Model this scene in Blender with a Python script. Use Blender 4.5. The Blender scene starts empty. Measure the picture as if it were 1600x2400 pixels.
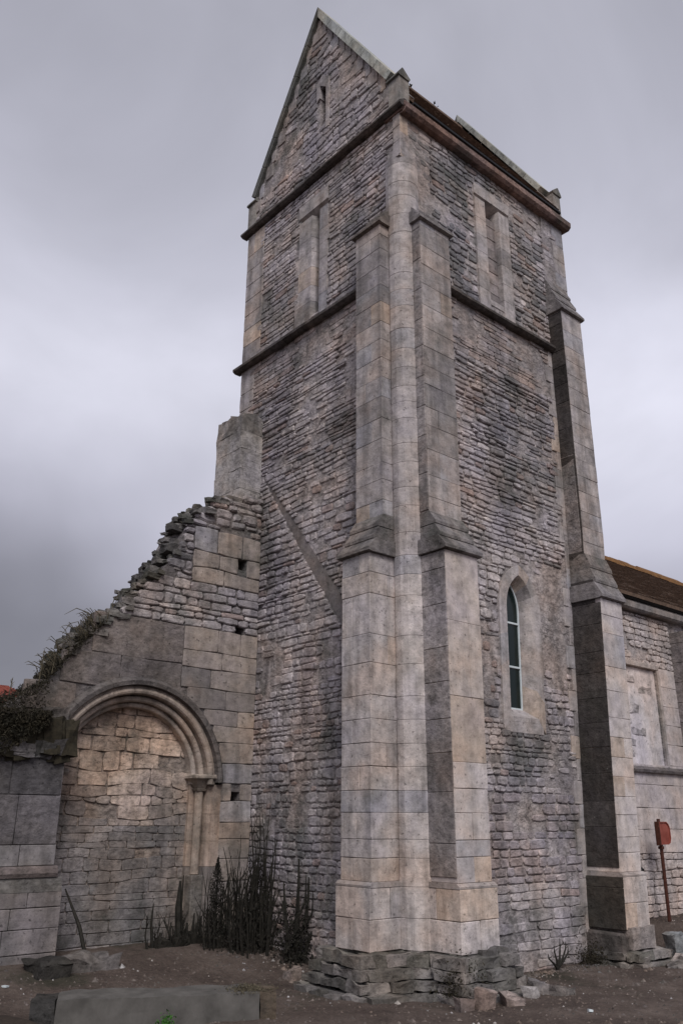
import bpy, math, random
from math import sin, cos, pi, sqrt, radians
from mathutils import Vector, Matrix, noise
from mathutils.geometry import tessellate_polygon
R = random.Random(11)
S = bpy.context.scene
col = S.collection
# ------------------------------------------------------------------ camera
YAW, PITCH, ROLL = radians(49.1655), radians(20.073), radians(.332)
CAM = Vector((-6.788, -6.620, 1.6))
fw = Vector((cos(YAW)*cos(PITCH), sin(YAW)*cos(PITCH), sin(PITCH)))
rt = fw.cross(Vector((0, 0, 1))).normalized(); up = rt.cross(fw)
r2 = rt*cos(ROLL)+up*sin(ROLL); u2 = -rt*sin(ROLL)+up*cos(ROLL)
cd = bpy.data.cameras.new('camera'); cam = bpy.data.objects.new('camera', cd); col.objects.link(cam)
cam.matrix_world = Matrix(((r2.x, u2.x, -fw.x, CAM.x), (r2.y, u2.y, -fw.y, CAM.y), (r2.z, u2.z, -fw.z, CAM.z), (0, 0, 0, 1)))
cd.sensor_fit = 'VERTICAL'; cd.sensor_height = 36; cd.lens = 36*1965.5/2400; cd.clip_start = .05; cd.clip_end = 2000
S.camera = cam
S.render.resolution_x, S.render.resolution_y = 682, 1024
S.view_settings.view_transform = 'Standard'; S.view_settings.look = 'None'
S.view_settings.exposure = 0.0; S.view_settings.gamma = 1.0; S.view_settings.use_curve_mapping = False
# ------------------------------------------------------------------ sun and sky
to_sun = Vector((-.62, -1.0, 1.15)).normalized()
sd = bpy.data.lights.new('sun', 'SUN'); sd.energy = 2.1; sd.angle = radians(24); sd.color = (1, .965, .94)
sun = bpy.data.objects.new('sun', sd); col.objects.link(sun); sun.rotation_euler = to_sun.to_track_quat('Z', 'Y').to_euler()
W = bpy.data.worlds.new('World'); S.world = W; W.use_nodes = True
nt = W.node_tree; nt.nodes.clear()
def N(t, **k):
    n = nt.nodes.new(t)
    for a, b in k.items():
        if a[0] == '_': n.inputs[a[1:].replace('_', ' ')].default_value = b
        else: setattr(n, a, b)
    return n
def L(a, b): nt.links.new(a, b)
def ramp(stops, interp='LINEAR'):
    n = N('ShaderNodeValToRGB'); c = n.color_ramp; c.interpolation = interp
    while len(c.elements) < len(stops): c.elements.new(.5)
    for e, (p, v) in zip(c.elements, stops):
        e.position = p; e.color = (v, v, v, 1) if isinstance(v, (int, float)) else (*v, 1)
    return n
def mth(op, a, b=None, clamp=False):
    n = N('ShaderNodeMath', operation=op, use_clamp=clamp)
    for i, x in enumerate((a, b)):
        if x is None: continue
        if isinstance(x, (int, float)): n.inputs[i].default_value = x
        else: L(x, n.inputs[i])
    return n.outputs[0]
tc = N('ShaderNodeTexCoord'); sp = N('ShaderNodeSeparateXYZ'); L(tc.outputs['Generated'], sp.inputs[0])
sky = N('ShaderNodeTexSky', sky_type='NISHITA', sun_disc=False, sun_elevation=math.asin(to_sun.z), sun_rotation=math.atan2(to_sun.x, to_sun.y), dust_density=3.0)
sk = N('ShaderNodeVectorMath', operation='SCALE'); L(sky.outputs[0], sk.inputs[0]); sk.inputs['Scale'].default_value = .8
ns = N('ShaderNodeTexNoise', noise_dimensions='3D', _Scale=1.7, _Detail=3.0, _Roughness=.45); L(tc.outputs['Generated'], ns.inputs['Vector'])
nsm = N('ShaderNodeMapping'); nsm.inputs['Location'].default_value = (3.1, 1.2, .4); nsm.inputs['Scale'].default_value = (1, 1, 1.6)
L(tc.outputs['Generated'], nsm.inputs[0]); L(nsm.outputs[0], ns.inputs['Vector'])
ns2 = N('ShaderNodeTexNoise', _Scale=2.4, _Detail=5.0, _Roughness=.5, _Distortion=.6); L(nsm.outputs[0], ns2.inputs['Vector'])
el = mth('ADD', sp.outputs['Z'], mth('MULTIPLY', mth('SUBTRACT', ns.outputs[0], .5), .34))
rp = ramp([(0, (.31, .305, .35)), (.16, (.40, .395, .46)), (.27, (.65, .645, .77)), (.41, (.88, .88, 1.0)), (.56, (.58, .58, .68)), (.75, (.46, .462, .535)), (1, (.48, .48, .55))], 'B_SPLINE'); L(el, rp.inputs[0])
bank = N('ShaderNodeMapRange', interpolation_type='SMOOTHSTEP'); L(mth('SUBTRACT', sp.outputs['Y'], sp.outputs['X']), bank.inputs[0])
bank.inputs[1].default_value = -.1; bank.inputs[2].default_value = .75
lowm = N('ShaderNodeMapRange', interpolation_type='SMOOTHSTEP'); L(el, lowm.inputs[0]); lowm.inputs[1].default_value = .29; lowm.inputs[2].default_value = .10
dk = mth('SUBTRACT', 1.0, mth('MULTIPLY', mth('MULTIPLY', bank.outputs[0], lowm.outputs[0]), .48))
sc2 = N('ShaderNodeVectorMath', operation='SCALE'); L(rp.outputs[0], sc2.inputs[0]); L(mth('MULTIPLY', mth('MULTIPLY', dk, 10.0), mth('ADD', mth('ADD', .27, mth('MULTIPLY', ns.outputs[0], .80)), mth('MULTIPLY', ns2.outputs[0], .66))), sc2.inputs['Scale'])
mx = N('ShaderNodeMix', data_type='RGBA'); mx.inputs[0].default_value = .93; L(sk.outputs[0], mx.inputs[6]); L(sc2.outputs[0], mx.inputs[7])
bg = N('ShaderNodeBackground', _Strength=.10); L(mx.outputs[2], bg.inputs[0]); wo = N('ShaderNodeOutputWorld'); L(bg.outputs[0], wo.inputs[0])
# ------------------------------------------------------------------ materials
def new_mat(name):
    global nt
    m = bpy.data.materials.new(name); m.use_nodes = True; nt = m.node_tree; nt.nodes.clear()
    return m
def finish(m, colr, rough, bumps, spec=.25, metallic=0.0):
    p = N('ShaderNodeBsdfPrincipled'); p.inputs['Specular IOR Level'].default_value = spec; p.inputs['Metallic'].default_value = metallic
    L(colr, p.inputs['Base Color'])
    if isinstance(rough, (int, float)): p.inputs['Roughness'].default_value = rough
    else: L(rough, p.inputs['Roughness'])
    prev = None
    for src, st, dist in bumps:
        b = N('ShaderNodeBump', _Strength=st, _Distance=dist); L(src, b.inputs['Height'])
        if prev: L(prev, b.inputs['Normal'])
        prev = b.outputs[0]
    if prev: L(prev, p.inputs['Normal'])
    o = N('ShaderNodeOutputMaterial'); L(p.outputs[0], o.inputs[0]); return m
def posn(scale=(1, 1, 1)):
    g = N('ShaderNodeNewGeometry'); mp = N('ShaderNodeMapping'); mp.inputs['Scale'].default_value = scale; L(g.outputs['Position'], mp.inputs[0]); return mp.outputs[0]
def nz(vec, sc, det=4, ro=.55):
    n = N('ShaderNodeTexNoise', _Scale=sc, _Detail=det, _Roughness=ro); L(vec, n.inputs['Vector']); return n.outputs[0]
def mixc(f, a, b, mode='MIX'):
    n = N('ShaderNodeMix', data_type='RGBA', blend_type=mode)
    if isinstance(f, (int, float)): n.inputs[0].default_value = f
    else: L(f, n.inputs[0])
    for i, x in ((6, a), (7, b)):
        if isinstance(x, tuple): n.inputs[i].default_value = (*x, 1)
        else: L(x, n.inputs[i])
    return n.outputs[2]
def stone_mat(name, streak=.5, lichen=(.075, .08, .07), lich=.75, fine=.5, coarse=.35, crack=.35, blot=.85, mid=.0):
    m = new_mat(name); a = N('ShaderNodeAttribute', attribute_name='tint'); p = posn()
    c = a.outputs['Color']
    r1 = ramp([(.3, .66), (.5, .98), (.72, 1.24)]); L(nz(p, 7, 6, .62), r1.inputs[0]); c = mixc(1.0, c, r1.outputs[0], 'MULTIPLY')
    r2_ = ramp([(.28, .55), (.45, 1.0), (.62, 1.03), (.8, 1.25)]); L(nz(p, 55, 4, .7), r2_.inputs[0]); c = mixc(.75, c, r2_.outputs[0], 'MULTIPLY')
    s = ramp([(.36, .46), (.5, .95), (.66, 1.16)]); L(nz(posn((5.5, 5.5, .55)), 1.0, 5, .6), s.inputs[0]); c = mixc(streak, c, s.outputs[0], 'MULTIPLY')
    hue = ramp([(.35, (1.08, .98, .90)), (.5, (1, 1, 1)), (.68, (.95, .97, 1.07))]); L(nz(p, 1.3, 3), hue.inputs[0]); c = mixc(.9, c, hue.outputs[0], 'MULTIPLY')
    l = ramp([(.53, 0.0), (.63, 1.0)]); L(nz(p, 1.15, 8, .66), l.inputs[0]); lf = mth('MULTIPLY', l.outputs[0], lich)
    c = mixc(lf, c, lichen)
    vo = N('ShaderNodeTexVoronoi', feature='DISTANCE_TO_EDGE', _Scale=1.0)
    wv = N('ShaderNodeVectorMath', operation='ADD'); wn = N('ShaderNodeTexNoise', _Scale=6.0, _Detail=3.0); L(p, wn.inputs['Vector'])
    wsx = N('ShaderNodeVectorMath', operation='SCALE'); wsx.inputs['Scale'].default_value = 1.6; L(wn.outputs['Color'], wsx.inputs[0]); L(posn((6, 6, 13)), wv.inputs[0]); L(wsx.outputs[0], wv.inputs[1]); L(wv.outputs[0], vo.inputs['Vector'])
    ck = ramp([(.0, 1 if crack else 0), (.05, 0.0)]); L(vo.outputs['Distance'], ck.inputs[0])
    cm = ramp([(.42, 0.0), (.6, 1.0)]); L(nz(p, 2.1, 3), cm.inputs[0]); ckf = mth('MULTIPLY', ck.outputs[0], cm.outputs[0])
    c = mixc(mth('MULTIPLY', ckf, crack), c, (.05, .045, .043))
    big = ramp([(.36, .66), (.48, .98), (.64, 1.14)]); L(nz(posn((1, 1, .6)), .95, 7, .66), big.inputs[0]); c = mixc(blot, c, big.outputs[0], 'MULTIPLY')
    md = ramp([(.36, .5), (.5, 1.0), (.62, 1.3)]); L(nz(posn((1, 1, 1.9)), 13, 5, .7), md.inputs[0]); c = mixc(mid, c, md.outputs[0], 'MULTIPLY')
    pit = ramp([(.28, .3), (.36, 1.0)]); L(nz(p, 24, 3, .5), pit.inputs[0]); c = mixc(.75, c, pit.outputs[0], 'MULTIPLY')
    w = ramp([(.70, 0.0), (.76, 1.0)]); L(nz(p, 15, 4, .6), w.inputs[0]); c = mixc(mth('MULTIPLY', w.outputs[0], .35), c, (.42, .42, .38))
    return finish(m, c, .93, [(nz(p, 9, 4, .6), coarse, .03), (nz(p, 46, 6, .72), fine, .012)], .15)
M = {}
M['rubble'] = stone_mat('weathered_rubble', .5, lich=.55, fine=.9, coarse=.6, crack=.5, mid=.65)
M['ashlar'] = stone_mat('dressed_limestone', .6, lich=.35, fine=.5, coarse=.4, crack=.2, blot=.45, mid=.25)
M['clean'] = stone_mat('paler_repaired_stone', .3, lich=.1, fine=.3, coarse=.25, crack=.05, blot=.2, mid=.12)
M['dark'] = stone_mat('mossy_stone', .4, lichen=(.055, .052, .046), lich=.6, fine=.8, coarse=.7, mid=.6, crack=.3)
M['mortar'] = stone_mat('lime_mortar', .5, lich=.6, fine=1.0, coarse=1.0, crack=.75, mid=.8)
def simple(name, c1, c2, sc, rough=.8, bump=.3, dist=.01, stretch=(1, 1, 1), spec=.25, metallic=0):
    m = new_mat(name); p = posn(stretch); r = ramp([(.3, c1), (.7, c2)]); n = nz(p, sc, 6, .65); L(n, r.inputs[0])
    return finish(m, r.outputs[0], rough, [(n, bump, dist)], spec, metallic)
M['bark'] = simple('dark_bark', (.010, .010, .008), (.032, .028, .022), 30)
M['leaf'] = simple('withered_leaves', (.012, .012, .008), (.042, .034, .020), 9)
M['moss'] = simple('dark_moss', (.014, .013, .009), (.048, .040, .026), 14, .95, .6, .02)
M['green'] = simple('green_weed', (.03, .09, .015), (.06, .17, .03), 20)
M['straw'] = simple('dry_stems', (.05, .042, .028), (.14, .12, .08), 20)
M['rooftile'] = simple('brown_roof_tiles', (.06, .04, .028), (.16, .105, .075), 16, .9, .5, .02)
M['mossroof'] = simple('orange_lichen', (.09, .045, .02), (.24, .12, .04), 12, .95, .6, .02)
M['redtile'] = simple('red_clay_tiles', (.16, .04, .03), (.32, .10, .075), 14)
M['gutter'] = simple('black_gutter_metal', (.006, .006, .007), (.018, .018, .02), 20, .55, .1)
M['white'] = simple('white_painted_frame', (.50, .56, .58), (.66, .72, .73), 25, .6, .1)
M['rust'] = simple('rusted_post_paint', (.035, .012, .009), (.10, .035, .022), 30, .8, .2)
M['redsign'] = simple('red_faded_paint', (.17, .035, .022), (.34, .10, .075), 7, .6, .15)
M['concrete'] = simple('grey_concrete', (.07, .066, .06), (.135, .127, .117), 5, .9, .35, .006)
M['wood'] = simple('weathered_planks', (.018, .014, .012), (.06, .045, .035), 6, .9, .5, .01, (2, 14, 14))
M['interior'] = simple('dark_interior_plaster', (.03, .03, .03), (.05, .05, .05), 4)
m = new_mat('dark_window_glass'); pb = N('ShaderNodeBsdfPrincipled'); pb.inputs['Base Color'].default_value = (.004, .012, .011, 1)
pb.inputs['Roughness'].default_value = .12; pb.inputs['Specular IOR Level'].default_value = .35
o_ = N('ShaderNodeOutputMaterial'); L(pb.outputs[0], o_.inputs[0]); M['glass'] = m
# ground material
m = new_mat('damp_trodden_earth'); p = posn()
g1 = ramp([(.3, (.058, .043, .037)), (.5, (.115, .088, .075)), (.72, (.19, .152, .13))]); n1 = nz(p, 1.3, 9, .68); L(n1, g1.inputs[0])
g2 = ramp([(.3, .55), (.6, 1.1), (.8, 1.6)]); n2 = nz(p, 26, 7, .72); L(n2, g2.inputs[0]); c = mixc(.85, g1.outputs[0], g2.outputs[0], 'MULTIPLY')
g3 = ramp([(.66, 0.0), (.72, .8)]); L(nz(posn((1, 1, 1)), 70, 2, .5), g3.inputs[0]); c = mixc(g3.outputs[0], c, (.16, .145, .125))
g4 = ramp([(.58, 0.0), (.68, .6)]); L(nz(p, .8, 5, .6), g4.inputs[0]); c = mixc(g4.outputs[0], c, (.026, .032, .018))
M['earth'] = finish(m, c, .95, [(n1, .6, .12), (n2, .8, .04), (nz(p, 90, 4, .7), .6, .01)], .2)
# ------------------------------------------------------------------ mesh helpers
def mk(name, verts, faces, mat, parent=None, tint=None, base=None, kind=None, smooth=False):
    if base is None: base = parent_base.get(parent.name, Vector((0, 0, 0))) if parent else Vector((0, 0, 0))
    me = bpy.data.meshes.new(name); me.from_pydata([tuple(Vector(v)-base) for v in verts], [], faces); 
    if tint is not None:
        at = me.attributes.new('tint', 'FLOAT_COLOR', 'POINT')
        if isinstance(tint, tuple): flat = [*tint, 1.0]*len(verts)
        else:
            flat = []
            for t in tint: flat += [*t, 1.0]
        at.data.foreach_set('color', flat)
    me.materials.append(mat)
    if smooth: me.polygons.foreach_set('use_smooth', [True]*len(me.polygons))
    o = bpy.data.objects.new(name, me); col.objects.link(o)
    if parent: o.parent = parent
    else: o.location = base
    if kind: o['kind'] = kind
    parent_base[o.name] = base
    return o
parent_base = {}
def thing(name, label, cat, loc, group=None):
    o = bpy.data.objects.new(name, None); col.objects.link(o); o.location = loc; o['label'] = label; o['category'] = cat
    o.empty_display_size = .2
    if group: o['group'] = group
    parent_base[o.name] = Vector(loc); return o
def tag(o, label, cat, group=None):
    o['label'] = label; o['category'] = cat
    if group: o['group'] = group
    return o
class Frame:                                            # wall face: u along, z up, d outward
    def __init__(s, O, U, Nn, warp=None):
        s.O, s.U, s.N = Vector(O), Vector(U), Vector(Nn); s.warp = warp
        s.flip = s.U.cross(Vector((0, 0, 1))).dot(s.N) < 0
    def __call__(s, u, z, d):
        v = s.O+s.U*u+s.N*d; v = Vector((v.x, v.y, s.O.z+z))
        if s.warp: v.x = s.warp(v.x, v.z)
        return v
    def fix(s, faces): return [tuple(reversed(f)) for f in faces] if s.flip else faces
def lean(x, z): return x*(1-.017*max(0, 5.5-z)) if x > 0 else x
# chamfered box template (axes u,z,d)
CB_V = []; CB_F = []
_cid = {}
for sx in (-1, 1):
    for sy in (-1, 1):
        for sz in (-1, 1):
            for k in range(3): _cid[(sx, sy, sz, k)] = len(CB_V); CB_V.append((sx, sy, sz, k))
def _orient(f):
    P = [Vector(tuple((CB_V[i][a]*(1 if CB_V[i][3] == a else .8)) for a in range(3))) for i in f]
    n = (P[1]-P[0]).cross(P[2]-P[0]); c = sum(P, Vector())/len(P)
    return tuple(f) if n.dot(c) > 0 else tuple(reversed(f))
for k in range(3):
    a, b = [i for i in range(3) if i != k]
    for s_ in (-1, 1):
        f = []
        for (p_, q_) in ((-1, -1), (1, -1), (1, 1), (-1, 1)):
            t = [0, 0, 0]; t[k] = s_; t[a] = p_; t[b] = q_; f.append(_cid[(*t, k)])
        CB_F.append(_orient(f))
for c_ in range(3):
    a, b = [i for i in range(3) if i != c_]
    for p_ in (-1, 1):
        for q_ in (-1, 1):
            t1 = [0, 0, 0]; t1[a] = p_; t1[b] = q_; t1[c_] = -1; t2 = list(t1); t2[c_] = 1
            CB_F.append(_orient([_cid[(*t1, a)], _cid[(*t2, a)], _cid[(*t2, b)], _cid[(*t1, b)]]))
for sx in (-1, 1):
    for sy in (-1, 1):
        for sz in (-1, 1): CB_F.append(_orient([_cid[(sx, sy, sz, k)] for k in range(3)]))
def box(F, u0, u1, z0, z1, d0, d1, bev=.008, jit=.002, rot=None):
    lo = (u0, z0, d0); hi = (u1, z1, d1); off = {}
    V = []
    if rot: ca, sa = cos(rot), sin(rot); cu, cdd = (u0+u1)/2, (d0+d1)/2
    for (sx, sy, sz, k) in CB_V:
        key = (sx, sy, sz)
        if key not in off: off[key] = [R.uniform(-jit, jit) for _ in range(3)]
        q = []
        for a, s_ in enumerate(key):
            v = (hi[a] if s_ > 0 else lo[a])+off[key][a]
            if a != k: v -= s_*bev
            q.append(v)
        if rot: q[0], q[2] = cu+(q[0]-cu)*ca-(q[2]-cdd)*sa, cdd+(q[0]-cu)*sa+(q[2]-cdd)*ca
        V.append(F(*q))
    # (u,z,d): u x z = d when not flipped
    return V, F.fix(CB_F)
XYZ = Frame((0, 0, 0), (1, 0, 0), (0, -1, 0))            # world axes: u=x, d=-y
def prism(F, prof, u0, u1, nseg=1):                     # profile in (d,z) swept along u
    n = len(prof); V = []; Fa = []
    for i in range(nseg+1):
        u = u0+(u1-u0)*i/nseg
        for d, z in prof: V.append(F(u, z, d))
    for i in range(nseg):
        for j in range(n):
            a = i*n+j; b = i*n+(j+1) % n; Fa.append((a, b, b+n, a+n))
    Fa.append(tuple(range(n))); Fa.append(tuple(range(nseg*n+n-1, nseg*n-1, -1)))
    return V, Fa
def plan_prism(F, poly, z0, z1):                        # polygon in (u,d) raised in z
    n = len(poly); V = [F(u, z0, d) for u, d in poly]+[F(u, z1, d) for u, d in poly]
    return V, [(i, (i+1) % n, (i+1) % n+n, i+n) for i in range(n)]+[tuple(range(n)), tuple(range(2*n-1, n-1, -1))]
def face_prism(F, outer, holes, d0, d1):                # polygon in (u,z) with holes, thick from d0 to d1
    loops = [outer]+holes; tri = tessellate_polygon([[Vector((u, z, 0)) for u, z in lp] for lp in loops])
    flat = [p for lp in loops for p in lp]; n = len(flat)
    V = [F(u, z, d0) for u, z in flat]+[F(u, z, d1) for u, z in flat]; Fa = []
    for t in tri: Fa.append(tuple(t)); Fa.append(tuple(i+n for i in reversed(t)))
    k = 0
    for lp in loops:
        m_ = len(lp)
        for i in range(m_): Fa.append((k+i, k+(i+1) % m_, k+(i+1) % m_+n, k+i+n))
        k += m_
    return V, Fa
def tube(pts, rads, sides=6):
    V = []; Fa = []
    for i, (p, r) in enumerate(zip(pts, rads)):
        p = Vector(p); t = (Vector(pts[min(i+1, len(pts)-1)])-Vector(pts[max(i-1, 0)])).normalized()
        a = t.cross(Vector((.3, .9, .2))).normalized(); b = t.cross(a)
        for k in range(sides): V.append(p+(a*cos(2*pi*k/sides)+b*sin(2*pi*k/sides))*r)
    for i in range(len(pts)-1):
        for k in range(sides):
            q = (k+1) % sides; Fa.append((i*sides+k, i*sides+q, (i+1)*sides+q, (i+1)*sides+k))
    Fa.append(tuple(range(sides-1, -1, -1))); Fa.append(tuple((len(pts)-1)*sides+k for k in range(sides)))
    return V, Fa
class Bag:                                              # merges many shapes into one mesh
    def __init__(s): s.V = []; s.F = []; s.T = []
    def add(s, VF, t=None):
        V, Fa = VF; n = len(s.V); s.V += list(V); s.F += [tuple(i+n for i in f) for f in Fa]
        if t: s.T += [t]*len(V)
        return s
    def out(s, name, mat, parent=None, tint=None, kind=None, base=None, smooth=False):
        return mk(name, s.V, s.F, mat, parent, s.T if s.T else tint, base, kind, smooth)
class Masonry:                                          # stones of one thing: the 300 that show largest are objects, the rest one part
    def __init__(s, root): s.root = root; s.k = {}
    def add(s, kind, VF, tint, mat, parent=None, size=None):
        V, Fa = VF
        c = sum(V, Vector())/len(V)
        if size is None:
            mn = [min(v[i] for v in V) for i in range(3)]; mxv = [max(v[i] for v in V) for i in range(3)]
            dx, dy, dz = (mxv[i]-mn[i] for i in range(3)); size = dz*(dx+dy)*.7
        s.k.setdefault(kind, []).append((size/(c-CAM).length_squared, V, Fa, tint, mat, parent or s.root))
    def flush(s, rest):
        for kind, lst in s.k.items():
            lst.sort(key=lambda q: -q[0])
            for (_, V, Fa, t, mt, par) in lst[:300]: mk(kind, V, Fa, mt, par, t)
            bag = {}
            for (_, V, Fa, t, mt, par) in lst[300:]: bag.setdefault(mt.name, Bag()).add((V, Fa), t)
            big = Bag(); mats = []; idx = []
            for mn, b in bag.items():
                mats.append(bpy.data.materials[mn]); n = len(big.V); big.V += b.V; big.T += b.T
                big.F += [tuple(i+n for i in f) for f in b.F]; idx += [len(mats)-1]*len(b.F)
            if big.V:
                o = big.out(rest[kind], mats[0], s.root, kind='stuff')
                for mm in mats[1:]: o.data.materials.append(mm)
                o.data.polygons.foreach_set('material_index', idx)
            print(kind, len(lst))
def stone(F, u0, u1, lz, tz, d, bev, gap, soft=1.0, back=-.06, rg=.02):
    """irregular faced stone; lz, tz are course lines as functions of u"""
    g = gap/2; um = (u0+u1)/2; w = u1-u0; j = min(.25*w, .03)*soft
    V = []; cut = min(.02, w*.12)*soft
    tiltz = R.uniform(-.4, .9)*rg*.6; tiltu = R.uniform(-.5, .5)*rg*.5
    jl, jr = R.uniform(-j, j)*.5, R.uniform(-j, j)*.5
    h = tz(um)-lz(um)
    pts = [(u0+g+cut, 'l'), (um+R.uniform(-j, j), 'l'), (u1-g-cut, 'l'), (u1-g+jr, 'm'), (u1-g-cut, 't'), (um+R.uniform(-j, j), 't'), (u0+g+cut, 't'), (u0+g+jl, 'm')]
    P = []
    for i, (u, k) in enumerate(pts):
        z = lz(u)+g if k == 'l' else tz(u)-g if k == 't' else (lz(u)+tz(u))/2+R.uniform(-.15, .15)*h
        if k != 'm' and i not in (1, 5): z += (1 if k == 'l' else -1)*R.uniform(0, .12)*h*soft
        P.append((u, z))
    cu = um; cz = (lz(um)+tz(um))/2
    for ring in range(3):
        for (u, z) in P:
            if ring == 0: V.append(F(u, z, back))
            elif ring == 1: V.append(F(u, z, d-bev+(z-cz)/max(h, .01)*-tiltz))
            else:
                f = 1-min(.45, bev*1.3/max(min(w, h)/2, .01))
                V.append(F(cu+(u-cu)*(1-min(.3, bev*1.3/(w/2))), cz+(z-cz)*f, d+(z-cz)/max(h, .01)*-tiltz+(u-cu)/w*tiltu+R.uniform(-.15, .15)*bev))
    Fa = []
    for r_ in (0, 8):
        for i in range(8): q = (i+1) % 8; Fa.append((r_+i, r_+q, r_+q+8, r_+i+8))
    Fa.append(tuple(range(16, 24)))
    return V, F.fix(Fa)
GAPK, ROUGHK = .50, .42
def sub_int(spans, cuts):
    for (a, b) in cuts:
        out = []
        for (p_, q_) in spans:
            if b <= p_ or a >= q_: out.append((p_, q_)); continue
            if a > p_: out.append((p_, a))
            if b < q_: out.append((b, q_))
        spans = out
    return spans
def coursed(ms, kind, F, z0, z1, spans, hr, lr, gap, rough, tintf, mat, miss=.0, wob=.01, bev=.008, soft=1.0, parent=None, d0=0.0, seed=0, wf=1.6):
    z = z0; i = 0
    while z < z1-1e-6:
        h = R.uniform(*hr); zt = z+h
        if z1-zt < hr[0]*.7: zt = z1
        def mkline(zz, ii):
            edge = zz <= z0+1e-6 or zz >= z1-1e-6
            if edge: return lambda u: zz
            return lambda u: zz+wob*noise.noise(Vector((u*wf+ii*3.7+seed, ii*1.3, seed)))*1.6+wob*.5*noise.noise(Vector((u*7, ii*9.1, seed+5)))
        lo, hi = mkline(z, i), mkline(zt, i+1)
        for (a, b) in spans((z+zt)/2):
            u = a
            while u < b-1e-6:
                w = R.uniform(*lr)*(.72 if kind == 'rubble_stone' else 1)*(.8+.4*min(1.5, h/((hr[0]+hr[1])/2)))
                if b-(u+w) < lr[0]*.6: w = b-u
                bq = nse(u+w/2, (z+zt)/2, 1.5, seed+2.5)+.5*nse(u+w/2, (z+zt)/2, 5., seed)+R.uniform(-.1, .1) if kind == 'rubble_stone' and d0 == 0 else -1
                buried = bq > .40; sink = max(0, min(1, (bq-.05)/.33))
                if R.random() > miss and not buried:
                    rg = rough((u+w/2), (z+zt)/2)*ROUGHK
                    d = d0+R.uniform(-.25, 1)*rg; d = d+(-.010-d)*sink*.85 if sink > 0 else d; rg *= 1-.6*sink
                    V = stone(F, u, u+w, lo, hi, d, min(bev, h*.2)*(.6+rg*14 if soft > .5 else 1), gap*GAPK*R.choice((.1, .5, .8, 1.1, 1.5)), soft, d0-.06, rg)
                    nn = F.N; c = F(u+w/2, (z+zt)/2, 0); vd = (CAM-c).normalized()
                    ms.add(kind, V, tintf(u+w/2, (z+zt)/2), mat, parent, size=w*(zt-z)*max(.02, nn.dot(vd)))
                u += w
        z = zt; i += 1
def mul(c, k): return tuple(x*k for x in c)
def lerp(a, b, t): return tuple(x+(y-x)*t for x, y in zip(a, b))
def nse(u, z, s, k=0.): return noise.noise(Vector((u*s, z*s, k)))
GREY = (.48, .432, .42); MAUVE = (.395, .357, .366); DARK = (.135, .135, .135); WARM = (.50, .40, .32); PALE = (.545, .49, .462); ASH = (.43, .388, .372)
def rub_tint(k, darkf=None):
    def f(u, z):
        t = max(0, min(1, .5+nse(u, z, .9, k)*1.6)); c = lerp(GREY, MAUVE, t)
        dk_ = max(0, min(1, (nse(u, z, .7, k+9)-.12)*4));
        if darkf: dk_ = max(dk_, darkf(u, z))
        c = lerp(c, DARK, min(1, dk_)*R.uniform(.45, .85))
        if R.random() < .06: c = lerp(c, PALE, .6)
        if R.random() < .05: c = lerp(c, (.30, .20, .16), .5)
        return mul(c, R.uniform(.84, 1.12))
    return f
def ash_tint(base=ASH, sp=.07, warm=.10, dark=.08):
    def f(u, z):
        c = base; r = R.random()
        if r < warm: c = lerp(c, WARM, .7)
        elif r < warm+dark: c = lerp(c, (.25, .228, .22), .7)
        elif r < warm+dark+.12: c = lerp(c, (.36, .35, .365), .7)
        return mul(c, R.uniform(1-sp, 1+sp))
    return f
# ================================================================== SETTING
def terrain(x, y):
    def ss(a, b, v): t = max(0, min(1, (v-a)/(b-a))); return t*t*(3-2*t)
    h = .20*ss(1.2, 2.9, y)*ss(1.5, -.5, x)+.32*ss(3.6, 4.8, x)*ss(-4, -.6, y)
    h += .030*noise.noise(Vector((x*.9, y*.9, 3)))+.014*noise.noise(Vector((x*4, y*4, 7)))
    near = max(0, 1-((x+2)**2+(y-0)**2)/60)
    h += near*(.010*noise.noise(Vector((x*13, y*13, 1))))
    return h
def axis(lo, hi, c0, c1, step):
    a = [c0]; s_ = step
    while a[0] > lo: s_ *= 1.35; a.insert(0, a[0]-s_)
    v = c0
    while v < c1: v += step; a.append(v)
    s_ = step
    while a[-1] < hi: s_ *= 1.35; a.append(a[-1]+s_)
    return a
gx = axis(-700, 700, -5, 6.5, .06); gy = axis(-700, 700, -3.5, 4.5, .06)
V = [(x, y, terrain(x, y)) for y in gy for x in gx]; nx = len(gx)
Fa = [(j*nx+i, j*nx+i+1, (j+1)*nx+i+1, (j+1)*nx+i) for j in range(len(gy)-1) for i in range(nx-1)]
mk('ground', V, Fa, M['earth'], kind='structure', smooth=True)
# ================================================================== CHURCH TOWER
T = thing('church_tower', 'tall square medieval stone church tower with steep gabled roof and corner buttresses', 'tower', (0, 0, 0))
MT = Masonry(T)
WX, WY = 3.95, 3.80
FW = Frame((0, 0, 0), (0, 1, 0), (-1, 0, 0), lean)
FS = Frame((0, 0, 0), (1, 0, 0), (0, -1, 0), lean)
FN = Frame((0, WY, 0), (1, 0, 0), (0, 1, 0), lean)
FE = Frame((WX, 0, 0), (0, 1, 0), (1, 0, 0), lean)
def rect(a, b, c, d): return [(a, c), (b, c), (b, d), (a, d)]
def part(name, VF, mat, tint=None, parent=None, **k): return mk(name, VF[0], VF[1], mat, parent or T, tint, **k)
MORT = (.355, .318, .308)
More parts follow.
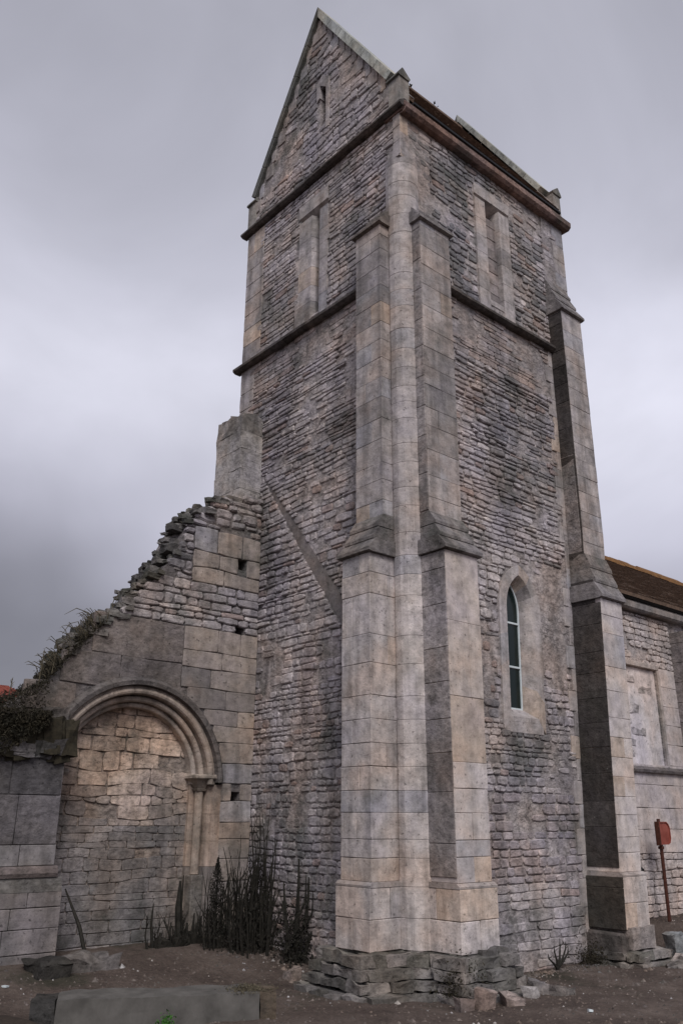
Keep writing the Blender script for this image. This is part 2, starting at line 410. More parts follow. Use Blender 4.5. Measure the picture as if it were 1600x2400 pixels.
# lancet contour helpers
LC = 2.08
def lancet(hw, zb, zs, h, n=9):
    Rr = (h*h+hw*hw)/(2*hw); pts = [(LC-hw, zb), (LC-hw, zb+(zs-zb)*.25), (LC-hw, zb+(zs-zb)*.5), (LC-hw, zb+(zs-zb)*.75)]
    a1 = math.asin(min(1, h/Rr))
    left = [(LC-hw+Rr-Rr*cos(a1*i/n), zs+Rr*sin(a1*i/n)) for i in range(n+1)]
    right = [(2*LC-u, z) for u, z in reversed(left[:-1])]
    return pts+left+right+[(2*LC-u, z) for u, z in reversed(pts)]
lan_out = lancet(.44, 2.62, 4.2, .60); lan_open = lancet(.285, 2.80, 4.2, .46); lan_in = lancet(.165, 2.90, 4.2, .36)
holeW = [rect(1.60, 2.28, 8.75, 10.9)]
holeS = [rect(1.63, 2.39, 8.8, 10.88), lancet(.40, 2.66, 4.2, .55)]
part('wall', face_prism(FW, rect(0, WY, -.3, 11.4), holeW, -.6, -.018), M['mortar'], MORT)
part('wall', face_prism(FS, rect(0.035, WX, -.3, 11.4), holeS, -.6, -.018), M['mortar'], MORT)
part('wall', face_prism(FN, rect(0.04, WX, -.3, 11.4), [], -.6, -.002), M['mortar'], MORT)
part('wall', face_prism(FE, rect(0.0, WY, -.3, 11.4), [], -.6, -.004), M['mortar'], MORT)
part('floor', box(XYZ, .5, 3.4, 8.0, 8.1, -3.3, -.5), M['interior'])
part('floor', box(XYZ, .5, 3.4, 2.0, 2.1, -3.3, -.5), M['interior'])
part('floor', box(XYZ, .5, 3.4, 11.2, 11.3, -3.3, -.5), M['interior'])
# gables
GA, GZ, GS = 1.90, 14.86, 1.66
def ghalf(z): return (GZ-z)/GS
gpoly = [(GA-ghalf(11.45), 11.4), (GA+ghalf(11.45), 11.4), (GA+.02, GZ), (GA-.02, GZ)]
gpoly = [(0, 11.4), (WY, 11.4), (WY, 11.72), (GA+.02, GZ), (GA-.02, GZ), (0, 11.72)]
gslit = rect(1.66, 1.86, 12.35, 13.15)
part('gable_wall', face_prism(FW, gpoly, [gslit], -.34, -.018), M['mortar'], MORT)
part('gable_wall', face_prism(FE, gpoly, [], -.34, -.005), M['mortar'], MORT)
# -------- rubble of the two faces in view
def rgh(a, b, k=0.): return lambda u, z: a+(b-a)*max(0, min(1, .5+1.5*nse(u, z, .8, k)))
scar = [(3.05, 6.45), (2.2, 5.46), (1.2, 4.22), (1.2, 3.86), (2.0, 4.93), (2.7, 5.95)]
def poly_span(poly, z):
    xs = []
    for i in range(len(poly)):
        (a, b), (c_, d_) = poly[i], poly[(i+1) % len(poly)]
        if (b <= z) != (d_ <= z): xs.append(a+(c_-a)*(z-b)/(d_-b))
    xs.sort(); return [(xs[i]-.01, xs[i+1]+.01) for i in range(0, len(xs)-1, 2)]
def spW(z):
    s = [(.0 if z > 9.3 else .5, 3.78)]
    if z < 6.1: s = [(s[0][0], 3.06)]
    cuts = []
    if 8.62 < z < 10.98: cuts.append((1.60-.13*(int(z*3.2) % 2)*.3, 2.30+.10*((int(z*2.9)) % 2)))
    if z > 8.7: cuts.append((3.30+.1*(int(z*3.4) % 2), 4))
    elif z > 7.5: cuts.append((3.42+.12*(int(z*3) % 2), 4))
    if z > 9.3: cuts.append((-1, .14+.14*(int(z*3.7) % 2)))
    cuts += poly_span(scar, z)
    return sub_int(s, cuts)
dW = lambda u, z: max(0, 1-((u-1.0)**2/1.5+(z-2.2)**2/1.6))*.9 if z < 3.6 else .0
tW = rub_tint(3., dW)
coursed(MT, 'rubble_stone', FW, -.1, 3.2, spW, (.06, .12), (.10, .26), .02, rgh(.012, .045, 1), tW, M['rubble'], .03, .02, .012, seed=1)
coursed(MT, 'rubble_stone', FW, 3.2, 6.5, spW, (.05, .13), (.14, .40), .02, lambda u, z: .055 if (u > (z-2.2)*.72 and z < 6) else .02+.02*abs(nse(u, z, 1.2)), tW, M['rubble'], .03, .02, .012, seed=2)
coursed(MT, 'rubble_stone', FW, 6.5, 7.95, spW, (.045, .09), (.16, .46), .018, rgh(.02, .055, 5), rub_tint(5.), M['rubble'], .015, .018, .012, seed=3)
coursed(MT, 'rubble_stone', FW, 7.95, 8.56, spW, (.05, .10), (.2, .5), .008, rgh(.004, .018, 6), lambda u, z: mul(lerp((.36, .29, .265), GREY, R.random()), R.uniform(.85, 1.1)), M['rubble'], .0, .014, .006, seed=4)
coursed(MT, 'rubble_stone', FW, 8.70, 11.26, spW, (.055, .115), (.14, .42), .018, rgh(.006, .038, 7), rub_tint(7., lambda u, z: .55 if (u > 2.3 and z < 9.6) or u < 1.3 and z < 10 else 0), M['rubble'], .015, .022, .01, seed=5)
def spG(z):
    h = min(ghalf(z)-.06, 1.9)
    cuts = []
    if 12.30 < z < 13.2: cuts.append((1.62, 1.9))
    e = .12+.1*(int(z*4) % 2)
    return sub_int([(GA-h+e, GA+h-e)], cuts) if h > .3 else []
def spGe(z):
    h = min(ghalf(z)-.06, 1.9); e = .12+.1*(int(z*4) % 2)
    return [(GA-h, GA-h+e), (GA+h-e, GA+h)] if h > .3 else [(GA-h, GA+h)]
coursed(MT, 'rubble_stone', FW, 11.42, 14.78, spG, (.07, .16), (.12, .40), .022, rgh(.012, .045, 8), rub_tint(8.), M['rubble'], .02, .05, .012, seed=6, wf=2.4)
coursed(MT, 'ashlar_block', FW, 11.42, 14.78, spGe, (.22, .30), (.2, .3), .006, lambda u, z: .006, ash_tint(mul(ASH, .8)), M['ashlar'], .0, .01, .004, .3, seed=7)
def spS(z):
    s = [(.50 if z < 9.3 else .0, 3.42 if z < 9.6 else 3.93)]
    cuts = []
    if 8.62 < z < 10.92: cuts.append((1.58, 2.44))
    if 2.60 < z < 4.82:
        h = .44+.06*(int(z*3.3) % 2) if z < 4.2 else max(0, .46*sqrt(max(0, 1-((z-4.2)/.62)**2)))
        cuts.append((LC-h, LC+h))
    if z > 9.6: cuts.append((3.62+.12*(int(z*3.1) % 2), 5))
    elif z < 8.6: cuts.append((3.10+.10*(int(z*3.3) % 2), 5))
    if z > 9.3: cuts.append((-1, .16+.12*(int(z*3.5) % 2)))
    return sub_int(s, cuts)
dS = lambda u, z: max(0, min(1, 1.2-((u-2.4)**2/1.1+(z-6.6)**2/1.6)))*.8
dS2 = lambda u, z: .75 if (u < 1.5 and 2.7 < z < 4.0) else 0
coursed(MT, 'rubble_stone', FS, -.1, .9, spS, (.08, .13), (.22, .6), .010, rgh(.008, .022, 21), rub_tint(21.), M['rubble'], .01, .02, .008, seed=8)
coursed(MT, 'rubble_stone', FS, .9, 1.9, spS, (.075, .125), (.16, .42), .018, rgh(.012, .028, 22), lambda u, z: mul(lerp((.37, .32, .315), (.33, .30, .32), R.random()), R.uniform(.85, 1.12)), M['rubble'], .005, .010, .012, seed=9)
coursed(MT, 'rubble_stone', FS, 1.9, 2.75, spS, (.055, .10), (.10, .30), .02, rgh(.015, .04, 23), rub_tint(23.), M['rubble'], .02, .018, .012, seed=10)
coursed(MT, 'rubble_stone', FS, 2.75, 5.0, spS, (.06, .125), (.11, .30), .02, rgh(.012, .045, 24), rub_tint(24., dS2), M['rubble'], .02, .022, .012, seed=11)
coursed(MT, 'rubble_stone', FS, 5.0, 7.7, spS, (.05, .10), (.14, .40), .02, rgh(.02, .06, 25), rub_tint(25., dS), M['rubble'], .02, .02, .012, seed=12)
coursed(MT, 'rubble_stone', FS, 7.7, 8.56, spS, (.05, .10), (.18, .5), .008, rgh(.004, .02, 26), lambda u, z: mul(lerp((.40, .325, .295), (.36, .32, .31), R.random()), R.uniform(.88, 1.1)), M['rubble'], .0, .012, .006, seed=13)
coursed(MT, 'rubble_stone', FS, 8.70, 11.22, spS, (.06, .13), (.12, .36), .022, rgh(.010, .05, 27), rub_tint(27., lambda u, z: 1.1 if (.75+.3*nse(z, u, 2) < u < 1.5 and z < 10.8+.3*nse(u, z, 3)) or (2.55+.3*nse(z, u, 2.) < u < 3.15+.3*nse(z, u, 1.7, 4) and z < 10.5) else 0), M['rubble'], .02, .03, .012, seed=14)
# corner and edge ashlar (quoins)
def ex(f1, lo, hi):
    def g(z):
        base = [(lo, hi)]; inner = f1(z)
        return [(a, b) for a, b in sub_int(base, inner) if b-a > .05]
    return g
def quoin(F, z0, z1, fn, parent=None, base=ASH, seed=0):
    coursed(MT, 'ashlar_block', F, z0, z1, fn, (.26, .33), (.25, .5), .007, lambda u, z: .006, ash_tint(base), M['ashlar'], 0, .004, .004, .25, seed=seed)
quoin(FW, 8.70, 11.26, lambda z: [(3.30, 3.80)], base=mul(ASH, .92), seed=31)
quoin(FW, 7.5, 8.56, lambda z: [(3.42, 3.80)], base=mul(ASH, .9), seed=32)
quoin(FW, 9.4, 11.26, lambda z: [(0, .15)], base=mul(ASH, .9), seed=33)
quoin(FS, 9.4, 11.22, lambda z: [(0, .17)], base=mul(ASH, .9), seed=34)
quoin(FS, 9.65, 11.22, lambda z: [(3.62, 3.95)], base=mul(ASH, .95), seed=35)
quoin(FS, 0.3, 8.56, lambda z: [(3.10+.10*(int(z*3.3) % 2), 3.40)], base=mul(ASH, .95), seed=36)
# roof line scar
part('roofline_scar', face_prism(FW, scar, [], -.10, -.012), M['ashlar'], (.20, .175, .165))
# -------- strings, cornice
def string_course(F, u0, u1, zb, parent_tint, out=.11, h=.12, name='string_course'):
    root = part(name, prism(F, [(-.05, zb+.02), (out*.4, zb+.02), (out*.4, zb+h*.8), (-.05, zb+h)], u0, u1), M['ashlar'], parent_tint)
    u = u0
    while u < u1-.01:
        w = min(R.uniform(.5, .8), u1-u)
        if u1-u-w < .2: w = u1-u
        dz = R.uniform(-.004, .004); o = out+R.uniform(-.006, .006)
        V, Fc = prism(F, [(-.04, zb+dz), (o*.55, zb+dz), (o, zb+.03+dz), (o+.002, zb+h*.55+dz), (.0, zb+h+.03+dz), (-.04, zb+h+.03+dz)], u+.003, u+w-.003)
        mk('string_block', V, Fc, M['dark'], root, mul(parent_tint, R.uniform(.85, 1.15)))
        u += w
DS = (.105, .092, .085)
string_course(FW, -.11, 3.91, 11.28, DS, .10, .11)
string_course(FW, .62, 3.90, 8.54, DS, .11, .13)
string_course(FS, .54, 3.38, 8.54, DS, .10, .12)
# south cornice: reddish roll and gutter
rt_ = part('cornice', prism(FS, [(-.3, 11.26), (.07, 11.24), (.12, 11.30), (.12, 11.36), (.08, 11.42), (-.3, 11.42)], -.02, 4.05), M['rubble'], (.23, .15, .128))
u = 0.0
while u < 3.95:
    w = R.uniform(.35, .6); 
    mk('cornice_block', *prism(FS, [(-.2, 11.22), (.09, 11.215), (.135, 11.26), (.14, 11.35), (.10, 11.41), (-.2, 11.43)], u+.003, min(u+w, 4.04)-.003), M['rubble'], rt_, mul((.26, .18, .155), R.uniform(.8, 1.15))); u += w
part('gutter', prism(FS, [(-.1, 11.43), (.08, 11.43), (.115, 11.445), (.12, 11.475), (-.1, 11.48)], .19, 3.80), M['gutter'])
# roof
def roof(side):
    F = FS if side == 's' else FN
    y0 = .10; z0 = 11.50
    prof = [(y0, z0-.03), (y0, z0), (-GA, GZ-.10), (-GA, GZ-.2)]
    r = part('roof', prism(F, prof, .19, WX-.19), M['rooftile'])
    n = 34; b = Bag()
    for i in range(n):
        t0, t1 = i/n, (i+1)/n
        d0, z0_ = y0+(-GA-y0)*t0, z0+(GZ-.10-z0)*t0; d1, z1_ = y0+(-GA-y0)*t1, z0+(GZ-.10-z0)*t1
        u = .19+R.uniform(-.15, 0)
        while u < WX-.2:
            w = .19; a, c_ = max(.19, u), min(WX-.19, u+w-.005)
            if c_-a > .03:
                l = R.uniform(.018, .032)
                b.add(prism(F, [(d0+l*.86, z0_+l*.5), (d0, z0_), (d1, z1_), (d1+.006, z1_+.004)], a, c_))
            u += w
    b.out('roof_tiles', M['rooftile'], r, kind='stuff')
    return r
roof('s'); roof('n')
u = .3
while u < WX-.35:
    w = R.uniform(.3, .34); part('ridge_tile', prism(FS, [(-GA+.13, GZ-.26), (-GA+.11, GZ-.18), (-GA+.03, GZ-.07), (-GA-.03, GZ-.07), (-GA-.11, GZ-.18), (-GA-.13, GZ-.26)], u, u+w-.01), M['rooftile']); u += w
for k in range(26):
    t = R.random(); u = R.uniform(.4, 3.5); r_ = R.uniform(.02, .045)
    dd = -GA+R.uniform(-.1, .1); zz = GZ-.09
    Vm = [(u+R.uniform(-1, 1)*r_, -dd+R.uniform(-1, 1)*r_, zz+R.uniform(-.5, 1)*r_) for _ in range(6)]
    if k < 9: part('moss_tuft', ([Vector(v) for v in Vm], [(0, 1, 2), (0, 2, 3), (0, 3, 4), (1, 4, 5), (2, 5, 3), (1, 2, 5)]), M['moss'])
# copings on both gables: sloping slabs along the rake
def coping(F, x_in, x_out):
    for sgn in (-1, 1):
        n = 6
        for i in range(n):
            t0, t1 = .10+.90*i/n, .10+.90*(i+1)/n
            def P(t, off):
                q = GA+sgn*((1-t)*1.90+.0*t); z = 11.70+(GZ-11.70)*t
                nx_, nz_ = sgn*.857, .515
                return q+nx_*off, z+nz_*off
            a0, b0 = P(t0+.002, -.03), P(t0+.002, .10); a1, b1 = P(t1-.001, -.03), P(t1-.001, .10)
            if i == n-1: a1, b1 = (GA, GZ-.03), (GA, GZ+.20)
            V = [F(a0[0], a0[1], x_in), F(b0[0], b0[1], x_in), F(b1[0], b1[1], x_in), F(a1[0], a1[1], x_in)]
            V += [F(a0[0], a0[1], x_out), F(b0[0], b0[1], x_out), F(b1[0], b1[1], x_out), F(a1[0], a1[1], x_out)]
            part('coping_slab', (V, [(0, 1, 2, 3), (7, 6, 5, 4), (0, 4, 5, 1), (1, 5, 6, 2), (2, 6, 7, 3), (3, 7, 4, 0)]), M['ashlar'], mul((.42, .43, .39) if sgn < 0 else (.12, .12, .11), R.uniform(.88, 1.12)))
        # kneeler with gabled top
        kc = GA+sgn*1.86; w = .17
        ua, ub = (kc-.06, kc+.17) if sgn < 0 else (kc-.17, kc+.06)
        kn = part('kneeler', prism(F, [(.012, 11.41), (.012, 11.93), (-.19, 11.93), (-.19, 11.41)], ua, ub), M['ashlar'], (.30, .28, .26))
        mk('kneeler_cap', *prism(F, [(.012, 11.93), (.045, 11.94), (.04, 11.975), (-.04, 12.10), (-.07, 12.09), (-.21, 11.97), (-.19, 11.93)], ua-.02, ub+.02), M['ashlar'], kn, (.17, .165, .15))
coping(FW, -.36, .05)
coping(FE, -.34, .05)
# gable slit: broken pale edge and dark opening
sl = part('window_surround', face_prism(FW, [(1.60, 12.2), (1.68, 12.2), (1.68, 13.08), (1.84, 13.22), (1.84, 12.95), (1.92, 12.9), (1.92, 13.3), (1.78, 13.42), (1.60, 13.25)], [], -.2, .012), M['ashlar'], mul(ASH, .95))
for k in range(7):
    z = 12.28+.06*k; mk('rubble_infill', *box(FW, 1.70+R.uniform(-.01, .03), 1.86, z, z+.055, -.3, -.10+R.uniform(-.03, .03), .008, .008), M['rubble'], sl, mul(GREY, R.uniform(.5, .9)))
# -------- west slit window
ws = thing_part = part('slit_window', box(FW, 1.64, 2.26, 8.74, 8.78, -.3, -.01), M['ashlar'], ASH)
z = 8.68
while z < 10.62:
    zt = min(z+R.uniform(.24, .36), 10.64)
    if 10.64-zt < .15: zt = 10.64
    wv = 2.30+R.choice((0, .08)); wr = 1.60-R.choice((0, .04))
    mk('jamb_stone', *plan_prism(FW, [(wv, -.3), (wv, .006), (1.985, .004), (1.95, -.07), (1.95, -.3)], z+.003, zt-.003), M['ashlar'], ws, ash_tint()(0, z))
    mk('jamb_stone', *plan_prism(FW, [(wr, -.3), (wr, .004), (1.79, .003), (1.80, -.12), (1.80, -.3)], z+.003, zt-.003), M['ashlar'], ws, mul(ash_tint()(0, z), .9)); z = zt
mk('lintel', *prism(FW, [(.007, 10.74), (-.18, 10.60), (-.3, 10.60), (-.3, 10.98), (.007, 10.98)], 1.60, 2.32), M['ashlar'], ws, ASH)
mk('inner_jamb', *box(FW, 1.935, 2.04, 8.72, 10.62, -.58, -.302), M['ashlar'], ws, (.33, .26, .19))
mk('back_wall', *box(FW, 1.5, 2.2, 8.72, 10.9, -.66, -.605), M['interior'], ws)
# -------- south slit, blocked
ss_ = part('slit_window', box(FS, 1.64, 2.38, 8.80, 8.90, -.3, -.006), M['ashlar'], ASH)
z = 8.70
while z < 10.62:
    zt = min(z+R.uniform(.26, .38), 10.66)
    if 10.66-zt < .15: zt = 10.66
    mk('jamb_stone', *plan_prism(FS, [(1.60, -.3), (1.60, .003), (1.84, .005), (1.85, -.14), (1.85, -.3)], z+.003, zt-.003), M['ashlar'], ss_, ash_tint(mul(ASH, .95))(0, z))
    mk('jamb_stone', *plan_prism(FS, [(2.42, -.3), (2.42, .003), (2.17, .005), (2.155, -.14), (2.155, -.3)], z+.003, zt-.003), M['ashlar'], ss_, ash_tint(mul(ASH, .95))(0, z)); z = zt
mk('lintel', *prism(FS, [(.006, 10.72), (-.18, 10.63), (-.3, 10.63), (-.3, 10.92), (.006, 10.92)], 1.60, 2.44), M['ashlar'], ss_, mul(ASH, .98))
z = 8.86
while z < 10.42:
    zt = z+R.uniform(.18, .3); mk('infill_block', *box(FS, 1.88, 2.20, z+.003, min(zt, 10.48)-.003, -.34, -.075+R.uniform(-.008, .008), .006), M['ashlar'], ss_, mul((.30, .26, .25), R.uniform(.85, 1.1))); z = zt
mk('back_wall', *box(FS, 1.5, 2.5, 8.8, 10.9, -.66, -.605), M['interior'], ss_)
# -------- lancet window
lw = part('lancet_window', box(FS, LC-.40, LC+.40, 2.60, 2.78, -.3, .004, .01), M['ashlar'], mul(ASH, .98))
npt = len(lan_out); brk = [0, 1, 2, 3, 4, 7, 10, 13, 16, 19, 22, 23, 24, 25, npt-1]
brk = sorted(set(b for b in brk if b < npt))
for a, b in zip(brk[:-1], brk[1:]):
    V = []; n = b-a+1
    for i in range(a, b+1):
        o_, p_, q_ = lan_out[i], lan_open[i], lan_in[i]
        for (u, z), d in ((o_, -.30), (o_, .005), (p_, .005), (q_, -.14), (q_, -.30)): V.append(FS(u, z, d))
    Fc = []
    for i in range(n-1):
        for j in range(5):
            k = (j+1) % 5; Fc.append((i*5+j, i*5+k, (i+1)*5+k, (i+1)*5+j))
    Fc.append((0, 1, 2, 3, 4)); Fc.append(tuple((n-1)*5+j for j in (4, 3, 2, 1, 0)))
    mk('surround_stone', V, Fc, M['ashlar'], lw, ash_tint(mul(ASH, 1.0), .07, .12, .02)(0, a))
mk('sill', *prism(FS, [(.006, 2.74), (.006, 2.80), (-.14, 2.91), (-.3, 2.91), (-.3, 2.74)], LC-.30, LC+.30), M['ashlar'], lw, ASH)
def inset(hw, zb, zs, h): return lancet(hw, zb, zs, h)
fo, fi = lancet(.17, 2.89, 4.2, .375), lancet(.142, 2.93, 4.2, .34)
V = []; Fc = []
for i in range(len(fo)):
    for (u, z), d in ((fo[i], -.175), (fo[i], -.145), (fi[i], -.145), (fi[i], -.175)): V.append(FS(u, z, d))
for i in range(len(fo)):
    k = (i+1) % len(fo)
    for j in range(4): q = (j+1) % 4; Fc.append((i*4+j, i*4+q, k*4+q, k*4+j))
fr = mk('window_frame', V, Fc, M['white'], lw)
for z in (3.45, 4.03): mk('glazing_bar', *box(FS, LC-.145, LC+.145, z-.013, z+.013, -.172, -.14, .003, 0), M['white'], fr)
zz = [2.93, 3.45, 4.03, 4.6]
for a, b in zip(zz[:-1], zz[1:]):
    if b < 4.5: pl = rect(LC-.155, LC+.155, a, b)
    else:
        top = [p for p in lancet(.155, 2.9, 4.2, .355) if p[1] > 4.03]; pl = [(LC-.155, 4.03)]+top+[(LC+.155, 4.03)]
    mk('glass_pane', *face_prism(FS, pl, [], -.166, -.160), M['glass'], fr)
mk('back_wall', *box(FS, 1.4, 2.8, 2.5, 5.0, -.66, -.605), M['interior'], lw)
# -------- buttresses
JZ = [.37, .66, .95, 1.22, 1.40, 1.66, 1.88, 2.12, 2.36, 2.61, 2.86, 3.21, 3.53, 3.99, 4.24, 4.47]
def courses(z0, z1):
    z = [z0]
    while z[-1] < z1-.36: z.append(z[-1]+R.uniform(.22, .34))
    return z+[z1]
def blocks(F, par, u0, u1, p, zs, tf, e=.003, bv=.006, mat='ashlar'):
    for i, (a, b) in enumerate(zip(zs[:-1], zs[1:])):
        def pb(x0, x1, d0, d1, k=1.):
            t = tf((x0+x1)/2, (a+b)/2)
            MT.add('ashlar_block', box(F, x0+e, x1-e*R.uniform(.2, 1), a+e*R.uniform(.2, 1), b-e, d0, d1+R.uniform(-.003, .004)*bv/.006, bv, bv*.4), mul(t, k), M[mat], par)
        if i % 2 == 0:
            s = u0+(u1-u0)*R.choice((.38, .5, .62)); pb(u0, s, -.02, p); pb(s, u1, -.02, p)
        elif p > .3:
            s = p*R.uniform(.45, .6)
            pb(u0, u1, s+e, p); pb(u0, u1, -.02, s-e)
        else: pb(u0, u1, -.02, p)
def weather(F, par, u0, u1, p0, z0, p1, z1, steps=3, lip=.05, tint=(.22, .20, .19), side=.045):
    for i in range(steps):
        t0, t1 = i/steps, (i+1)/steps
        pa, pb_ = p0+(p1-p0)*t0, p0+(p1-p0)*t1; za, zb = z0+(z1-z0)*t0, z0+(z1-z0)*t1
        l = lip if i == 0 else .022; s = side if i == 0 else .012
        prof = [(-.02, za), (pa, za), (pa+l, za+.012), (pa+l, za+.05), (pb_+.01, zb+.01), (-.02, zb+.01)]
        mk('weathering_slab', *prism(F, prof, u0-s, u1+s, 1), M['dark'] if i == 0 else M['rubble'], par, mul(tint, R.uniform(.8, 1.1)))
def buttress(F, u0, u1, plo, pup, zcap, zup, ztop, wcap, tl, tu, jz=None, lm='ashlar'):
    par = part('buttress', box(F, u0+.02, u1-.02, -.1, zcap, -.05, plo-.03, .005, 0), M['mortar'], mul(MORT, .8))
    mk('buttress_core', *box(F, u0+.02, u1-.02, zcap, zup, -.05, pup-.03, .005, 0), M['mortar'], par, mul(MORT, .8))
    blocks(F, par, u0-.025, u1+.03, plo+.045, JZ[:3], tl); 
    mk('plinth_cap', *prism(F, [(-.02, .95), (plo+.045, .95), (plo+.047, .97), (plo+.003, 1.0), (-.02, 1.0)], u0-.027, u1+.032), M['ashlar'], par, mul(ASH, .8))
    blocks(F, par, u0, u1, plo, jz or [1.0]+JZ[3:], tl, .002, .005, lm)
    weather(F, par, u0, u1, plo, zcap, pup, wcap)
    blocks(F, par, u0, u1, pup, [wcap-.02]+courses(wcap+.2, zup), tu, .0015, .0035)
    weather(F, par, u0, u1, pup, zup, .0, ztop, 3, .05)
    return par
tl_w = lambda u, z: mul(lerp(ash_tint(PALE, .10, .10, .05)(u, z), ash_tint(ASH)(u, z), .4), 1.0)
_tu = ash_tint(mul(ASH, .97), .045, .03, .05)
def tu_w(u, z):
    return lerp(_tu(u, z), (.20, .185, .18), max(0, min(.75, nse(u*2, z, .8, 13.)*2.2-.1))*R.uniform(.6, 1))
B1 = buttress(FW, .10, .58, .55, .33, 4.47, 9.16, 9.66, 4.97, tl_w, tu_w)
def tu_s(u, z):
    return lerp(tu_w(u, z), (.17, .16, .155), .65*max(0, min(1, 1.4-abs(z-6.6)/.7))*(.5+.5*(u > .2)))
tl_s = lambda u, z: ash_tint(lerp(PALE, WARM, .75) if 2.1 < z < 3.0 else (lerp(PALE, WARM, .35) if z > 2.9 else PALE), .03, .05, .0)(u, z)
B2 = buttress(FS, .00, .57, .55, .33, 4.47, 9.14, 9.66, 4.97, tl_s, tu_s, [1.0, 1.24, 1.40, 1.66, 1.90, 2.16, 2.84, 3.66, 4.47], 'clean')
B3 = buttress(FS, 3.30, 3.83, .46, .25, 4.47, 9.22, 9.92, 5.15, lambda u, z: ash_tint(PALE, .06, .18, .0)(u, z), ash_tint(mul(ASH, 1.0), .06, .06, .08), None, 'clean')
# west cheeks of the two south buttresses: thin facing stones, darker than the blocks
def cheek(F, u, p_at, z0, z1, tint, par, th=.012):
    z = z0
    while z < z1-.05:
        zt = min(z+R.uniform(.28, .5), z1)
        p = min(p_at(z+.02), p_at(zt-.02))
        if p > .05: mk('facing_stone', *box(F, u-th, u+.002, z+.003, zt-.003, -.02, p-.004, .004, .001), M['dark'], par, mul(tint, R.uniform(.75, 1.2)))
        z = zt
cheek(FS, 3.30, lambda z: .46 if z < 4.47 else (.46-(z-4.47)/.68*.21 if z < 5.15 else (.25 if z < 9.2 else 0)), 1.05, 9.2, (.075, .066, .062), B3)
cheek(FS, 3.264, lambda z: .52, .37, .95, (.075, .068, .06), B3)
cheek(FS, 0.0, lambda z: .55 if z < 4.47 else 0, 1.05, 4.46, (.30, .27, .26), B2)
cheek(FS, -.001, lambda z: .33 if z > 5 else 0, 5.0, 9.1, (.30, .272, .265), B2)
# -------- corner shaft between the near buttresses
z = .37; first = True
zs = JZ+courses(4.75, 10.28)
sh = part('corner_shaft', box(XYZ, -.10, .10, .0, 10.2, -.10, .10, .01, 0), M['mortar'], mul(MORT, .9))
for a, b in zip(zs[:-1], zs[1:]):
    V = []; n = 14; rr = .23+R.uniform(-.0015, .0015); c0 = (.045, .035)
    for k, (zz_, rk) in enumerate(((a+.0012, rr-.003), (a+.005, rr), (b-.005, rr), (b-.0012, rr-.003))):
        for i in range(n):
            t = radians(225)+pi*1.55*(i/(n-1)-.5); V.append(Vector((c0[0]+rk*cos(t), c0[1]+rk*sin(t), zz_)))
        V.append(Vector((.08, .08, zz_)))
    m_ = n+1; Fc = []
    for k in range(3):
        for i in range(m_): q = (i+1) % m_; Fc.append((k*m_+i, k*m_+q, (k+1)*m_+q, (k+1)*m_+i))
    Fc.append(tuple(range(m_-1, -1, -1))); Fc.append(tuple(3*m_+i for i in range(m_)))
    MT.add('shaft_drum', (V, Fc), ash_tint(PALE if b < 4.6 else mul(ASH, .98), .04, .03, .03)(0, a), M['ashlar'], sh)
mk('shaft_cap', *prism(FS, [(-.1, 10.28), (.13, 10.28), (.0, 10.42), (-.1, 10.42)], -.16, .08), M['ashlar'], sh, mul(ASH, .9))
# -------- broken north-west buttress stub
def rough_block(F, u0, u1, z0, z1, d0, d1, nu, nzz, nd, amp, topslope=0, seed=0.):
    V = []; idx = {}; Fc = []
    def vid(i, j, k):
        if (i, j, k) in idx: return idx[(i, j, k)]
        u = u0+(u1-u0)*i/nu; z = z0+(z1-z0)*j/nzz; d = d0+(d1-d0)*k/nd
        if j == nzz: z += topslope*(i/nu-.5)
        o = Vector((u*6+seed, z*6, d*6)); am = amp*(2.2 if j == nzz else 1)
        u += am*noise.noise(o); z += am*noise.noise(o+Vector((7, 0, 0))); d += am*noise.noise(o+Vector((0, 9, 0)))
        idx[(i, j, k)] = len(V); V.append(F(u, z, d)); return idx[(i, j, k)]
    for i in range(nu):
        for j in range(nzz):
            for k in (0, nd):
                f = (vid(i, j, k), vid(i+1, j, k), vid(i+1, j+1, k), vid(i, j+1, k)); Fc.append(f if k else f[::-1])
    for i in range(nu):
        for k in range(nd):
            for j in (0, nzz):
                f = (vid(i, j, k), vid(i+1, j, k), vid(i+1, j, k+1), vid(i, j, k+1)); Fc.append(f[::-1] if j else f)
    for j in range(nzz):
        for k in range(nd):
            for i in (0, nu):
                f = (vid(i, j, k), vid(i, j+1, k), vid(i, j+1, k+1), vid(i, j, k+1)); Fc.append(f if i else f[::-1])
    return V, F.fix(Fc)
st = part('broken_buttress', rough_block(FW, 3.12, 3.74, 5.85, 7.42, -.05, .36, 4, 8, 3, .02, .16), M['rubble'], (.24, .215, .20))
zs = [5.9, 6.2, 6.52, 6.85, 7.15, 7.5]
for a, b in zip(zs[:-1], zs[1:]):
    top = b > 7.4
    for (u0_, u1_) in ((3.10, 3.42), (3.42, 3.79)):
        V, Fc = rough_block(FW, u0_+.003, u1_-.003, a+.003, b-.003-(0 if not top else R.uniform(0, .05)), .0, .39, 2, 2, 2, .012 if not top else .03, .05 if top else 0, a)
        mk('ashlar_block', V, Fc, M['dark'], st, mul((.40, .37, .35), R.uniform(.9, 1.1)))
